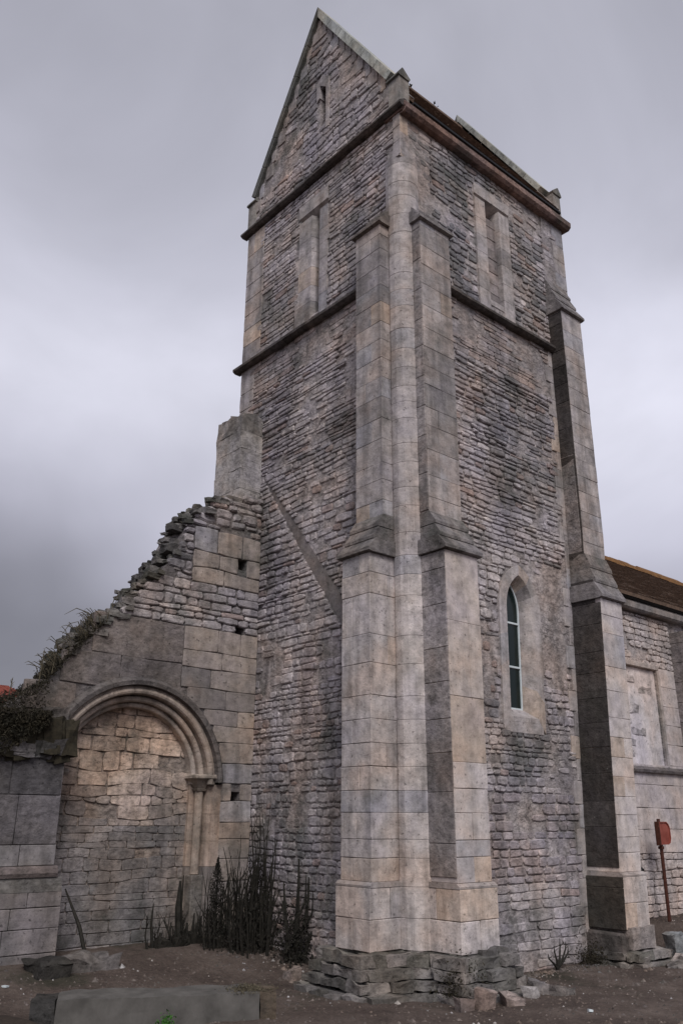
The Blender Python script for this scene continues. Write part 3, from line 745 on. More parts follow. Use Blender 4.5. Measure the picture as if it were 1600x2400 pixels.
# -------- footing under the near corner
foot_z = [-.06, .05, .15, .25, .368]
ft = part('footing', plan_prism(XYZ, [(-.56, -.62), (-.56, -.08), (-.22, .06), (-.03, .28), (.0, .56), (.58, .56), (.58, -.5)], -.2, .362), M['dark'], (.10, .095, .085))
def footline(pts, lay, par, big=1.0):
    for (x0, y0), (x1, y1) in zip(pts[:-1], pts[1:]):
        Ls = sqrt((x1-x0)**2+(y1-y0)**2); t = 0; ang = math.atan2(y1-y0, x1-x0); nx_, ny_ = (y1-y0)/Ls, -(x1-x0)/Ls
        while t < Ls:
            w = R.uniform(.18, .55)*big; w = min(w, Ls-t+.05); tm = t+w/2
            o = R.uniform(-.05, .05)+(.06 if lay == 0 else 0)
            cx_, cy_ = x0+(x1-x0)*tm/Ls+nx_*o, y0+(y1-y0)*tm/Ls+ny_*o
            dpt = R.uniform(.14, .2); hz = foot_z[lay+1]-foot_z[lay]
            Fl = Frame((cx_, cy_, foot_z[lay]), (cos(ang+R.uniform(-.1, .1)), sin(ang), 0), (nx_, ny_, 0))
            V, Fc = rough_block(Fl, -w/2+.008, w/2-.008, .004+R.uniform(-.01, .01), hz-.008, -dpt, dpt*.35, 4, 2, 2, .022, 0, R.uniform(0, 50))
            MT.add('footing_stone', (V, Fc), mul(lerp((.25, .228, .215), (.13, .125, .11), R.random()), R.uniform(.8, 1.2)), M['dark'], par)
            t += w
for lay in range(4):
    e = .035*(3-lay)
    footline([(-.50, .74), (-.50, .02), (-.14, -.08), (.02, -.36), (.06, -.50), (.52, -.50)], lay, ft, .9)
    footline([(-.02, .80), (-.66-e, .76+e), (-.70-e, .03-e), (-.30-e*.6, -.12-e*.5), (-.11, -.34-e*.6), (-.05-e, -.64-e*.8), (.62+e, -.64-e*.8), (.64+e, -.05)], lay, ft, 1.1)
ft2 = mk('footing', *box(FS, 3.22, 3.90, -.2, .34, -.05, .50, .03, .01), M['dark'], T, (.12, .105, .10))
for lay in range(2):
    footline([(2.90, -.08), (2.92, -.56), (3.62, -.62), (3.68, -.1)], lay, ft2, 1.0)
MT.add('footing_stone', rough_block(FS, 3.32, 3.86, .16, .40, .0, .56, 3, 2, 3, .015), (.27, .24, .225), M['dark'], ft2)
MT.add('footing_stone', rough_block(FS, .22, .62, .10, .40, .35, .66, 3, 2, 3, .02), (.15, .14, .13), M['dark'], ft)
MT.flush({'rubble_stone': 'rubble_masonry', 'ashlar_block': 'ashlar_masonry', 'shaft_drum': 'shaft_masonry', 'footing_stone': 'footing_masonry'})
# ================================================================== RUINED WALL
RY = 3.02
A = thing('ruined_wall', 'broken sloping stone wall with a walled-up round arch, joined to the tower', 'ruin', (-1.7, 3.3, 0))
MR = Masonry(A)
FR = Frame((0, RY, 0), (1, 0, 0), (0, -1, 0))
top = [(.05, 6.12), (-.33, 6.05), (-.62, 5.95), (-.85, 5.88), (-1.0, 5.72), (-1.18, 5.55), (-1.31, 5.28), (-1.38, 5.02), (-1.50, 4.88), (-1.72, 4.58), (-2.05, 4.13), (-2.32, 3.90), (-2.55, 3.66), (-2.78, 3.36), (-3.0, 3.06), (-3.45, 2.82), (-4.6, 2.5), (-8.5, 2.4)]
def ztop(u):
    for (a, za), (b, zb) in zip(top[:-1], top[1:]):
        if b <= u <= a: return za+(zb-za)*(u-a)/(b-a)
    return 2.4
ztp = [(u, z-.10) for u, z in top]
AC, AZ = -1.73, 2.0
arch_hole = [(AC-1.22, -.25)]+[(AC-1.22*cos(pi*i/24), AZ+1.22*sin(pi*i/24)) for i in range(25)]+[(AC+1.22, -.25)]
holes = [arch_hole, rect(-.385, -.235, 4.92, 5.08), rect(-.375, -.225, 3.98, 4.12), rect(-.325, -.185, 1.78, 1.92)]
outer = [(.05, -.3)]+[(u, z) for u, z in ztp]+[(-8.5, -.3)]
mk('wall_core', *face_prism(FR, outer, holes, -.36, -.02), M['mortar'], A, mul(MORT, .55))
mk('wall_core', *face_prism(FR, outer, [], -.74, -.362), M['mortar'], A, mul(MORT, .7))
def lim(z):
    us = [u for u in [(-8.5+.02*i) for i in range(428)] if ztop(u) > z+.03]
    return us[0] if us else None
def spR(u_lo, u_hi):
    def f(z):
        l = lim(z)
        if l is None: return []
        s = [(max(l, u_lo), u_hi)]
        if s[0][0] >= s[0][1]-.05: return []
        cuts = []
        if AZ < z < AZ+1.25: h = sqrt(1.25**2-(z-AZ)**2); cuts.append((AC-h, AC+h))
        elif z <= AZ: cuts.append((AC-1.24, AC+1.24))
        for h in holes[1:]:
            if h[0][1]-.02 < z < h[2][1]+.02: cuts.append((h[0][0], h[1][0]))
        return [q for q in sub_int(s, cuts) if q[1]-q[0] > .03]
    return f
aR = lambda u, z: mul(lerp(ash_tint((.34, .29, .255), .06, .12, .08)(u, z), (.19, .172, .165), max(0, min(.8, nse(u, z, 1.1, 4)*2))), 1.0)
dR = lambda u, z: mul(lerp((.185, .162, .15), (.235, .20, .182), R.random()), R.uniform(.92, 1.08))
hz_ = lambda u, z: .008
coursed(MR, 'ashlar_block', FR, -.1, 4.0, spR(-1.18, .0), (.20, .27), (.28, .52), .006, hz_, aR, M['ashlar'], 0, .012, .005, .35, seed=41)
coursed(MR, 'ashlar_block', FR, -.1, 4.0, spR(-8.5, -1.18), (.28, .42), (.45, 1.0), .005, hz_, dR, M['dark'], 0, .02, .005, .35, seed=42)
tR = rub_tint(44., lambda u, z: .35)
coursed(MR, 'rubble_stone', FR, 4.0, 4.62, spR(-8, .0), (.07, .12), (.15, .5), .018, lambda u, z: .05, tR, M['rubble'], .02, .02, .012, seed=43)
coursed(MR, 'ashlar_block', FR, 4.62, 5.42, spR(-1.12, .0), (.2, .28), (.3, .55), .012, lambda u, z: .015, aR, M['ashlar'], 0, .02, .008, .5, seed=45)
coursed(MR, 'rubble_stone', FR, 4.62, 5.42, spR(-4, -1.12), (.07, .13), (.12, .35), .02, lambda u, z: .07, tR, M['rubble'], .03, .03, .015, seed=46)
coursed(MR, 'rubble_stone', FR, 5.42, 6.08, spR(-4, .0), (.08, .15), (.12, .45), .025, lambda u, z: .09, tR, M['rubble'], .04, .035, .02, seed=47)
# broken crest: loose stones through the wall's thickness
for i in range(230):
    t = R.random()**.8; u = -.05-t*2.7; z = ztop(u); 
    d = R.uniform(-.66, .0); w, h, dd = R.uniform(.08, .20), R.uniform(.04, .08), R.uniform(.07, .14)
    z += R.uniform(-.14, .02)
    V, Fc = rough_block(FR, u-w/2, u+w/2, z-h/2, z+h/2, d-dd/2, d+dd/2, 2, 2, 2, .03, 0, i*1.7)
    MR.add('rubble_stone', (V, Fc), mul(lerp((.20, .185, .175), (.10, .10, .085), R.random()), R.uniform(.7, 1.2)), M['dark'], A)
V, Fc = rough_block(FR, -1.42, -1.16, 5.32, 5.40, -.3, -.12, 3, 2, 2, .02); MR.add('rubble_stone', (V, Fc), (.09, .085, .08), M['dark'], A, size=.05)
V, Fc = rough_block(FR, -1.50, -1.30, 4.98, 5.10, -.3, -.05, 3, 2, 2, .03); MR.add('rubble_stone', (V, Fc), (.09, .085, .08), M['dark'], A, size=.05)
# arch orders
AM = mk('arch', *box(FR, AC-1.2, AC-1.0, .0, .05, -.34, -.2), M['ashlar'], A, ASH)
def order(name, prof, nvs, tintf, mat, a0=0., a1=pi, gap=.0015):
    for k in range(nvs):
        b0 = a0+(a1-a0)*k/nvs+gap; b1 = a0+(a1-a0)*(k+1)/nvs-gap; n = 4; m_ = len(prof); V = []; Fc = []
        for i in range(n+1):
            a = b0+(b1-b0)*i/n
            for r, d in prof: V.append(FR(AC-r*cos(a), AZ+r*sin(a), d))
        for i in range(n):
            for j in range(m_): q = (j+1) % m_; Fc.append((i*m_+j, i*m_+q, (i+1)*m_+q, (i+1)*m_+j))
        Fc.append(tuple(range(m_))); Fc.append(tuple(n*m_+j for j in reversed(range(m_))))
        mk(name, V, Fc, mat, AM, tintf(k))
def arcp(c, r, a0, a1, n): return [(c[0]+r*cos(radians(a0+(a1-a0)*i/n)), c[1]+r*sin(radians(a0+(a1-a0)*i/n))) for i in range(n+1)]
warmk = lambda c: (lambda k: mul(c, R.uniform(.93, 1.07)))
order('hood_stone', [(1.14, -.02), (1.15, .075), (1.20, .085), (1.25, .03), (1.25, -.02)], 13, warmk((.14, .125, .118)), M['dark'], .35, pi-.02)
order('voussoir', [(1.03, -.2)]+arcp((1.075, .0), .04, 200, 20, 5)+[(1.145, .0), (1.145, -.3), (1.03, -.3)], 15, warmk((.36, .30, .255)), M['ashlar'])
order('voussoir', [(.955, -.34)]+arcp((.99, -.085), .04, 215, 20, 6)+[(1.029, -.12), (1.029, -.34)], 15, warmk((.40, .335, .285)), M['ashlar'])
order('voussoir', [(.89, -.40), (.89, -.20)]+arcp((.925, -.16), .036, 200, 10, 6)+[(.953, -.2), (.953, -.40)], 15, warmk((.43, .37, .32)), M['ashlar'])
# jamb with colonnette
for s in (1, -1):
    def q(u): return AC+s*(u-AC)
    jp = [(-.48, -.4), (-.48, .0), (-.58, .004), (-.60, -.05), (-.645, -.055), (-.655, -.16), (-.83, -.20), (-.83, -.4)]
    z = 0.0
    while z < 1.99:
        zt = min(z+R.uniform(.28, .36), 2.0)
        if 2.0-zt < .12: zt = 2.0
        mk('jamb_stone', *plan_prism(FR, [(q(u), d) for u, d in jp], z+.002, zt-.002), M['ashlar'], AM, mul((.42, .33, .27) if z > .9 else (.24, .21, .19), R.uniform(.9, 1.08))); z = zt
    cb = FR(q(-.735), 0, -.125)
    sh_ = mk('colonnette', *tube([cb+Vector((0, 0, .94)), cb+Vector((0, 0, 1.93))], [.055, .055], 12), M['ashlar'], AM, (.42, .34, .28), smooth=False)
    mk('pedestal', *box(FR, min(q(-.82), q(-.65)), max(q(-.82), q(-.65)), .0, .93, -.2, -.04, .012), M['dark'], AM, (.17, .155, .14))
    cpv = []; 
    for zz_, hh in ((1.92, .06), (1.945, .072), (1.95, .055), (1.99, .075), (2.06, .12)):
        cpv.append([cb+Vector((sx*hh, sy*hh, zz_)) for sx, sy in ((-1, -1), (-.3, -1.1), (.3, -1.1), (1, -1), (1.1, 0), (1, 1), (-1, 1), (-1.1, 0))])
    V = [v for r_ in cpv for v in r_]; Fc = [(i*8+j, i*8+(j+1) % 8, (i+1)*8+(j+1) % 8, (i+1)*8+j) for i in range(4) for j in range(8)]+[tuple(range(7, -1, -1)), tuple(32+j for j in range(8))]
    mk('capital', V, Fc, M['ashlar'], AM, (.34, .28, .23))
    mk('impost', *box(FR, min(q(-.89), q(-.54)), max(q(-.89), q(-.54)), 2.06, 2.12, -.3, .045, .014), M['ashlar'], AM, (.38, .32, .27))
# walled-up infill
FI = Frame((0, RY, 0), (1, 0, 0), (0, -1, 0))
inf = mk('arch_infill', *face_prism(FR, [(AC-1.0, -.2)]+[(AC-1.0*cos(pi*i/20), AZ+1.0*sin(pi*i/20)) for i in range(21)]+[(AC+1.0, -.2)], [], -.42, -.27), M['mortar'], A, (.30, .25, .215))
def spI(z):
    h = .955 if z < AZ else sqrt(max(0, .955**2-(z-AZ)**2))
    return [(AC-h, AC+h)] if h > .1 else []
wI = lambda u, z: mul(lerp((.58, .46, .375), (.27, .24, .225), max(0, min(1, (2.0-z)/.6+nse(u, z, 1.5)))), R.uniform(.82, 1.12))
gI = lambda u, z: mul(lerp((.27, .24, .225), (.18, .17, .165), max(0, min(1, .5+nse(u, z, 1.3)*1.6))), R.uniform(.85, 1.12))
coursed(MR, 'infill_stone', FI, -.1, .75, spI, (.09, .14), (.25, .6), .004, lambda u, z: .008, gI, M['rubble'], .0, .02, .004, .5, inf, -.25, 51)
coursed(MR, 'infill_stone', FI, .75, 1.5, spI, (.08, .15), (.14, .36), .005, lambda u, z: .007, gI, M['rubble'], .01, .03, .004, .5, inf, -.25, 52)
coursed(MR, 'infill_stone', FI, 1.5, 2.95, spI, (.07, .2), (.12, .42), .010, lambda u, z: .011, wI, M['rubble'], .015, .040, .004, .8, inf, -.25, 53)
# pier at the left
FP = Frame((0, 2.75, 0), (1, 0, 0), (0, -1, 0))
pr = mk('pier', *box(FP, -5.2, -2.72, -.3, 2.32, -.5, -.03, .01), M['mortar'], A, mul(MORT, .7))
zs = [.0, .28, .51, .71, .86]
def prow(zs, ur, d, tf, mt, lr=(.35, .75)):
    for a, b in zip(zs[:-1], zs[1:]):
        u = ur
        while u > -5.2:
            w = R.uniform(*lr); MR.add('pier_block', box(FP, u-w+.003, u-.003, a+.003, b-.003, -.35, d+R.uniform(-.003, .004), .006, .002), tf(u, a), mt, pr); u -= w
prow(zs, -2.62, .05, lambda u, z: mul((.22, .195, .185), R.uniform(.9, 1.1)), M['ashlar'])
mk('pier_offset', *prism(FP, [(-.35, .86), (.05, .86), (.01, 1.0), (-.35, 1.0)], -5.2, -2.63), M['dark'], pr, (.15, .14, .13))
mk('pier_moulding', *prism(FP, [(-.35, 1.0), (.03, 1.0), (.045, 1.04), (.03, 1.09), (.0, 1.11), (-.35, 1.11)], -5.2, -2.69), M['dark'], pr, (.17, .14, .13))
prow([1.11, 1.32], -2.72, .0, lambda u, z: R.choice(((.25, .23, .22), (.13, .13, .135))), M['ashlar'], (.25, .4))
prow([1.32, 1.82], -2.73, .0, lambda u, z: mul((.16, .145, .14), R.uniform(.9, 1.1)), M['dark'], (.3, .5))
prow([1.82, 2.32], -2.74, -.01, lambda u, z: mul((.105, .097, .093), R.uniform(.9, 1.1)), M['dark'], (.4, .7))
for i in range(60):
    u = R.uniform(-4.2, -2.72); w, h = R.uniform(.12, .34), R.uniform(.10, .2); z = 2.28+R.uniform(0, .42)
    if z > 2.32+(u+4.4)*.25: z = 2.3
    V, Fc = rough_block(FP, u-w/2, min(u+w/2, -2.68), z-h/2, z+h/2, -.4, .03-(z-2.3)*.35+R.uniform(-.03, .03), 3, 2, 2, .03, 0, i*2.3)
    MR.add('pier_block', (V, Fc), mul(lerp((.17, .155, .15), (.09, .09, .08), R.random()), R.uniform(.8, 1.2)), M['dark'], pr)
MR.flush({'ashlar_block': 'ashlar_masonry', 'rubble_stone': 'rubble_masonry', 'infill_stone': 'infill_masonry', 'pier_block': 'pier_masonry'})
# ================================================================== NAVE
NV = thing('church_nave', 'lower church nave behind the tower with brown lichened roof and blocked window', 'church', (9, 2.9, 0))
MN = Masonry(NV); FV = Frame((0, .30, 0), (1, 0, 0), (0, -1, 0))
mk('wall', *face_prism(FV, rect(3.62, 16, -.3, 4.86), [rect(4.66, 5.88, 2.38, 3.85)], -.6, -.03), M['mortar'], NV, MORT)
mk('wall', *face_prism(Frame((0, 5.6, 0), (1, 0, 0), (0, 1, 0)), rect(3.62, 16, -.3, 4.86), [], -.6, 0), M['mortar'], NV, MORT)
mk('gable_wall', *face_prism(Frame((16, 0, 0), (0, 1, 0), (1, 0, 0)), [(.3, -.3), (5.6, -.3), (5.6, 4.86), (2.95, 6.85), (.3, 4.86)], [], -.5, 0), M['mortar'], NV, MORT)
def spN(z):
    cuts = [(6.45, 7.0)]
    if 2.3 < z < 3.9: cuts.append((4.6, 5.94))
    return sub_int([(3.75, 9.5)], cuts)
tN = lambda u, z: mul(lerp((.52, .46, .435), (.45, .40, .385), R.random()), R.uniform(.94, 1.05))
coursed(MN, 'rubble_stone', FV, .2, 1.15, spN, (.09, .15), (.2, .45), .014, lambda u, z: .018, tN, M['rubble'], .0, .02, .01, seed=61)
coursed(MN, 'ashlar_block', FV, 1.15, 3.9, spN, (.26, .34), (.4, .7), .003, lambda u, z: .003, tN, M['clean'], .0, .004, .004, .25, seed=62)
coursed(MN, 'rubble_stone', FV, 3.9, 4.72, spN, (.08, .13), (.16, .4), .014, lambda u, z: .02, tN, M['rubble'], .01, .02, .01, seed=63)
bw = mk('blocked_window', *box(FV, 4.62, 5.90, 2.34, 3.88, -.3, -.05, .004), M['clean'], NV, (.60, .55, .54))
mk('sill', *prism(FV, [(-.1, 2.27), (.05, 2.27), (.06, 2.31), (.0, 2.36), (-.1, 2.36)], 4.58, 8.9), M['dark'], bw, (.16, .14, .135))
for (a, b, c_, d_) in ((4.60, 4.66, 2.36, 3.86), (5.89, 5.95, 2.36, 3.86), (4.60, 5.95, 3.86, 3.94)): mk('frame_stone', *box(FV, a, b, c_, d_, -.2, .012, .008), M['ashlar'], bw, (.42, .375, .35))
for k in range(8):
    u0_ = 4.67+R.uniform(0, .7); z0_ = 2.5+k*.16
    mk('plaster_patch', *rough_block(FV, u0_, u0_+R.uniform(.2, .45), z0_, z0_+R.uniform(.08, .15), -.08, -.043, 3, 2, 1, .02, 0, k*3.), M['rubble'], bw, mul((.46, .42, .41), R.uniform(.75, 1.1)))
bn = mk('buttress', *box(FV, 6.47, 6.98, -.2, 4.5, -.1, .26, .01), M['mortar'], NV, MORT)
z = .2
while z < 4.5:
    zt = min(z+.32, 4.55); mk('ashlar_block', *box(FV, 6.45, 7.0, z+.003, zt-.003, -.05, .29+R.uniform(-.003, .003), .006), M['dark'], bn, mul((.24, .21, .20), R.uniform(.9, 1.1))); z = zt
mk('eaves_coping', *prism(FV, [(-.3, 4.74), (.09, 4.74), (.12, 4.77), (.12, 4.85), (.08, 4.9), (-.3, 4.9)], 3.7, 15.9), M['ashlar'], NV, (.24, .22, .21))
mk('gutter', *prism(FV, [(-.1, 4.905), (.10, 4.905), (.14, 4.93), (.14, 4.97), (-.1, 4.97)], 3.7, 15.9), M['gutter'], NV)
nr = mk('roof', *prism(FV, [(.16, 4.93), (.16, 4.99), (-2.65, 6.98), (-5.46, 4.99), (-5.46, 4.93), (-2.65, 6.9)], 3.7, 16.1, 4), M['rooftile'], NV)
b = Bag()
for i in range(30):
    t0, t1 = i/30, (i+1)/30
    d0, z0_, d1, z1_ = .16-2.81*t0, 4.99+1.99*t0, .16-2.81*t1, 4.99+1.99*t1; u = 3.7
    while u < 14:
        l = R.uniform(.014, .026); b.add(prism(FV, [(d0+l*.6, z0_+l*.8), (d0, z0_), (d1, z1_), (d1, z1_+.004)], u, u+.195)); u += .2
b.out('roof_tiles', M['rooftile'], nr, kind='stuff')
u = 3.7
while u < 16:
    r_ = .10+.015*R.random(); mk('ridge_tile', *prism(FV, [(-2.65+.20, 6.86+R.uniform(0, .02)), (-2.65+.14, 6.98), (-2.65+.04, 7.05+R.uniform(-.01, .02)), (-2.65-.04, 7.05), (-2.65-.14, 6.98), (-2.65-.2, 6.86)], u, u+.36), M['mossroof'], nr); u += .37
MN.flush({'rubble_stone': 'rubble_masonry', 'ashlar_block': 'ashlar_masonry'})
# red sign on its post
sg = thing('red_sign', 'small faded red sign with rounded corners on a thin rusty post by the nave wall', 'sign', (4.88, 0, .3))
FG = Frame((4.88, .0, 0), (1, 0, 0), (0, -1, 0))
mk('post', *tube([(4.875, 0, .25), (4.885, .0, 1.62)], [.024, .024], 8), M['rust'], sg)
pl = [(-.05, 1.29), (.13, 1.29), (.18, 1.31), (.205, 1.36), (.205, 1.49), (.18, 1.54), (.13, 1.57), (-.05, 1.57)]
mk('sign_plate', *face_prism(FG, pl, [], .026, .034), M['redsign'], sg)
V, Fc = face_prism(FG, [(-.06, 1.28), (.135, 1.28), (.188, 1.302), (.216, 1.355), (.216, 1.495), (.188, 1.548), (.135, 1.581), (-.06, 1.581)], [pl], .022, .048); mk('sign_rim', V, Fc, M['redsign'], sg)
mk('sign_side', *box(FG, -.085, -.06, 1.27, 1.585, -.02, .05, .004), M['rust'], sg)
mk('clamp', *box(FG, -.03, .03, 1.22, 1.26, -.03, .03, .004), M['rust'], sg)
sp_ = tag(mk('wall_spout', *tube([(4.62, .36, .98), (4.62, .24, .97), (4.62, .18, .93)], [.05, .05, .045], 10), M['gutter'], None, base=Vector((4.62, .3, .95))), 'small black pipe end sticking out of the nave wall left of the red sign', 'pipe')
# distant red roof at the left edge
fh = thing('distant_house', 'distant house with a red clay tile roof beyond the ruined wall at left edge', 'house', (-4, 16, 0))
FH = Frame((-1.35, 15.2, 0), (1, 0, 0), (0, -1, 0))
mk('wall', *box(FH, -9, 3.0, -.2, 4.35, -6, 0), M['ashlar'], fh, (.35, .32, .3))
hr = mk('roof', *prism(FH, [(.25, 4.25), (.25, 4.32), (-3, 5.15), (-6.25, 4.32), (-6.25, 4.25)], -9.2, 3.3), M['redtile'], fh)
b = Bag()
for i in range(14):
    t0, t1 = i/14, (i+1)/14
    for j in range(50):
        u = -9.2+j*.25; b.add(prism(FH, [(.25-3.25*t0, 4.32+.83*t0+.03), (.25-3.25*t0, 4.32+.83*t0), (.25-3.25*t1, 4.32+.83*t1), (.25-3.25*t1, 4.325+.83*t1)], u+.02, u+.23))
b.out('roof_tiles', M['redtile'], hr, kind='stuff')
# ================================================================== PLANTS
def stems(n, cx_, cy_, sx, sy, hmin, hmax, spread, rad, seed, twig=3, hf=None):
    rr = random.Random(seed); b = Bag()
    for i in range(n):
        x = cx_+rr.gauss(0, sx); y = cy_+rr.gauss(0, sy); z = terrain(x, y)-.05
        h = rr.uniform(hmin, hmax)*(hf(x) if hf else 1); dx = (x-cx_)*spread+rr.uniform(-.08, .08); dy = (y-cy_)*spread*.5+rr.uniform(-.05, .05)
        pts = []; k = 7; ph = rr.uniform(0, 6)
        for j in range(k+1):
            t = j/k; pts.append((x+dx*t+.028*sin(ph+t*6)*t, y+dy*t+.028*cos(ph+t*7)*t, z+h*t))
        r0 = rad*rr.uniform(.6, 1.3); b.add(tube(pts, [r0*(1-.85*j/k) for j in range(k+1)], 5))
        for q in range(twig):
            j = rr.randint(1, k-2); p0 = Vector(pts[j]); L_ = rr.uniform(.08, .25)
            dv = Vector((rr.uniform(-.6, .6), rr.uniform(-.6, .4), rr.uniform(.7, 1.2))).normalized()*L_
            b.add(tube([p0, p0+dv*.5+Vector((0, 0, .01)), p0+dv], [r0*.45, r0*.3, r0*.08], 4))
    return b
def leaves(b, pts_fn, n, size, seed):
    rr = random.Random(seed)
    for i in range(n):
        c = Vector(pts_fn(rr)); a = Vector((rr.gauss(0, 1), rr.gauss(0, 1), rr.gauss(0, 1))).normalized(); q = a.cross(Vector((rr.gauss(0, 1), rr.gauss(0, 1), rr.gauss(0, 1)))).normalized()
        s = size*rr.uniform(.5, 1.3); n_ = a.cross(q)*s*.15
        b.add(([c-a*s, c+q*s*.4+n_, c+a*s, c-q*s*.4+n_], [(0, 1, 2), (0, 2, 3)]))
    return b
sb = thing('leafless_shrub', 'dense blackened shrub of upright bare stems in the corner between ruin and tower', 'shrub', (-.35, 2.35, .15))
hf = lambda x: 1.0 if abs(x+.42) < .22 else .72
stems(64, -.44, 2.35, .15, .11, .55, 1.35, .6, .017, 3, 5, hf).out('stems', M['bark'], sb)
bb = stems(6, -.36, 2.30, .10, .08, 1.5, 1.85, .3, .013, 5, 5); bb.out('tall_stems', M['bark'], sb)
bl_ = Bag(); leaves(bl_, lambda r: (lambda x, t: (x, 2.33+r.gauss(0, .10), .15+t))(-.44+r.gauss(0, .16), abs(r.gauss(0, .33))), 1700, .022, 8); bl_.out('withered_foliage', M['bark'], sb)
cnx = 0
s2 = thing('forked_shrub', 'small dark shrub with thick forked stems at the foot of the tower wall', 'shrub', (.0, 1.75, .1))
bb = Bag()
for (dx, h, ln, rd) in ((.0, 1.15, .05, .026), (.10, .95, .10, .022), (-.10, .9, -.05, .024), (.16, .72, .22, .028), (.05, .8, .02, .02), (-.04, .7, -.1, .02)):
    x0, y0 = -.17+dx*.5, 1.85-dx*.5; bb.add(tube([(x0, y0, .0), (x0+ln*.3, y0-.03, h*.4), (x0+ln*.8, y0-.02-ln*.4, h*.75), (x0+ln*.9, y0-ln*.5, h)], [rd, rd*.8, rd*.7, rd*.35], 6))
    bb.add(tube([(x0+ln*.3, y0-.03, h*.4), (x0+ln*.3+.08, y0-.1, h*.6), (x0+ln*.3+.07, y0-.12, h*.85)], [rd*.6, rd*.5, rd*.15], 5))
bb.out('stems', M['bark'], s2)
bl_ = Bag(); leaves(bl_, lambda r: (-.14+r.gauss(0, .12), 1.84+r.gauss(0, .10), .05+abs(r.gauss(0, .3))), 900, .03, 9); bl_.out('withered_foliage', M['bark'], s2)
# conical evergreen beside it
cn = thing('pointed_shrub', 'narrow pointed wispy dark shrub just left of the leafless shrub beside the arch', 'shrub', (-.88, 2.5, .2))
bl_ = Bag()
def conept(r):
    t = r.random()**.8; rad = (.14+.05*sin(t*11))*(1-t)**.6; a = r.uniform(0, 2*pi); q = sqrt(r.random())
    return (-.80+rad*q*cos(a), 2.52+rad*q*sin(a), .15+t*1.0)
leaves(bl_, conept, 1500, .016, 12); bl_.out('foliage', M['bark'], cn)
mk('trunk', *tube([(-.80, 2.52, .1), (-.80, 2.52, .6), (-.79, 2.52, 1.18)], [.022, .014, .004], 6), M['bark'], cn)
stems(26, -.80, 2.52, .07, .05, .4, .95, .3, .012, 17, 5).out('stems', M['bark'], cn)
# dead stubby growth at the arch foot
s3 = thing('dead_stump', 'low charred stumpy growth against the foot of the blocked arch', 'stump', (-1.1, 2.9, .2))
bb = Bag()
for i, (x, h, rd) in enumerate(((-1.42, .50, .016), (-1.30, .2, .03), (-1.17, .30, .016), (-1.08, .74, .036), (-1.04, .80, .016), (-.95, .28, .026), (-.86, .38, .018), (-.76, .34, .022))):
    bb.add(tube([(x+.06, 2.88, .08), (x+.02, 2.87, .2), (x-.01, 2.88, .15+h*.6), (x, 2.88, .15+h)], [rd*1.6, rd*1.2, rd, rd*.4], 6))
st3 = stems(26, -1.05, 2.86, .17, .03, .15, .5, .3, .012, 41, 4); bb.V, bb.F = bb.V, bb.F; bb.add((st3.V, st3.F)); bb.out('stems', M['bark'], s3)
bb = Bag()
for i in range(34):
    x = -1.38+i*.02+R.uniform(-.02, .02); w = R.uniform(.05, .10); bb.add(rough_block(FR, x-w/2, x+w/2, .08, .16+R.uniform(.02, .14), .08, .22, 2, 2, 2, .03, 0, i*1.1))
bb.out('root_mass', M['bark'], s3)
# leaning stick
tag(mk('wooden_pole', *tube([(-2.30, 2.60, .12), (-2.38, 2.72, .5), (-2.49, 2.93, .86)], [.022, .02, .008], 6), M['bark'], None, base=Vector((-2.3, 2.6, .15))), 'dark stick leaning against the blocked arch right of the pier', 'stick')
# little bare sapling at the foot of the tower's south wall
sa = thing('bare_sapling', 'tiny bare twig sapling at the foot of the tower south wall', 'sapling', (2.2, -.12, .0))
bb = Bag(); p0 = (2.05, -.16, .02)
for dx, dz in ((.12, .30), (.25, .26), (-.02, .24), (-.16, .16), (.30, .20)):
    bb.add(tube([p0, (p0[0]+dx*.4, -.17, .02+dz*.35), (p0[0]+dx*.8, -.15, .02+dz*.7), (p0[0]+dx*.85, -.15, .02+dz)], [.016, .013, .009, .003], 5))
    bb.add(tube([(p0[0]+dx*.8, -.15, .02+dz*.7), (p0[0]+dx*.8+.07, -.16, .02+dz*.85)], [.006, .002], 4))
bb.out('branches', M['bark'], sa)
# growth on top of the ruin
def ontop(r, u0, u1, up_, dn, yd):
    u = r.uniform(u0, u1); z = ztop(u)+r.uniform(-dn, up_)*r.random(); return (u, RY+r.uniform(*yd), z)
iv = thing('ivy_mass', 'dark ivy and moss mass hanging over the low left end of the ruined wall', 'ivy', (-3.2, 2.9, 2.8))
bl_ = Bag(); leaves(bl_, lambda r: (ontop(r, -5.0, -3.05, .08, .60, (-.42, .5)) if r.random() < .72 else ontop(r, -3.1, -2.35, .05, .12, (-.08, .5))), 15000, .019, 21)
def hang(r):
    u = -3.0-1.9*r.random(); z = 2.70-.60*r.random()*(.2+.8*max(0, min(1, (-2.95-u)/.7)))
    return (u, 2.74-r.random()*.10-.05, z)
leaves(bl_, hang, 9000, .018, 22); bl_.out('foliage', M['leaf'], iv)
bb = Bag()
for i in range(26):
    u = -4.6+i*.075; bb.add(rough_block(FP, u-.07, u+.09, 2.25+.1*sin(i), 2.62+.1*nse(u, 0, 2.), -.4, .03+.03*sin(i*2.1), 3, 3, 2, .05, 0, i*1.9))
bb.out('moss_cushion', M['moss'], iv)
br = thing('bramble_tangle', 'wiry tangle of dry brambles sprouting from the sloping wall top against the sky', 'brambles', (-2.5, 3.1, 3.6))
bb = Bag(); rr = random.Random(5)
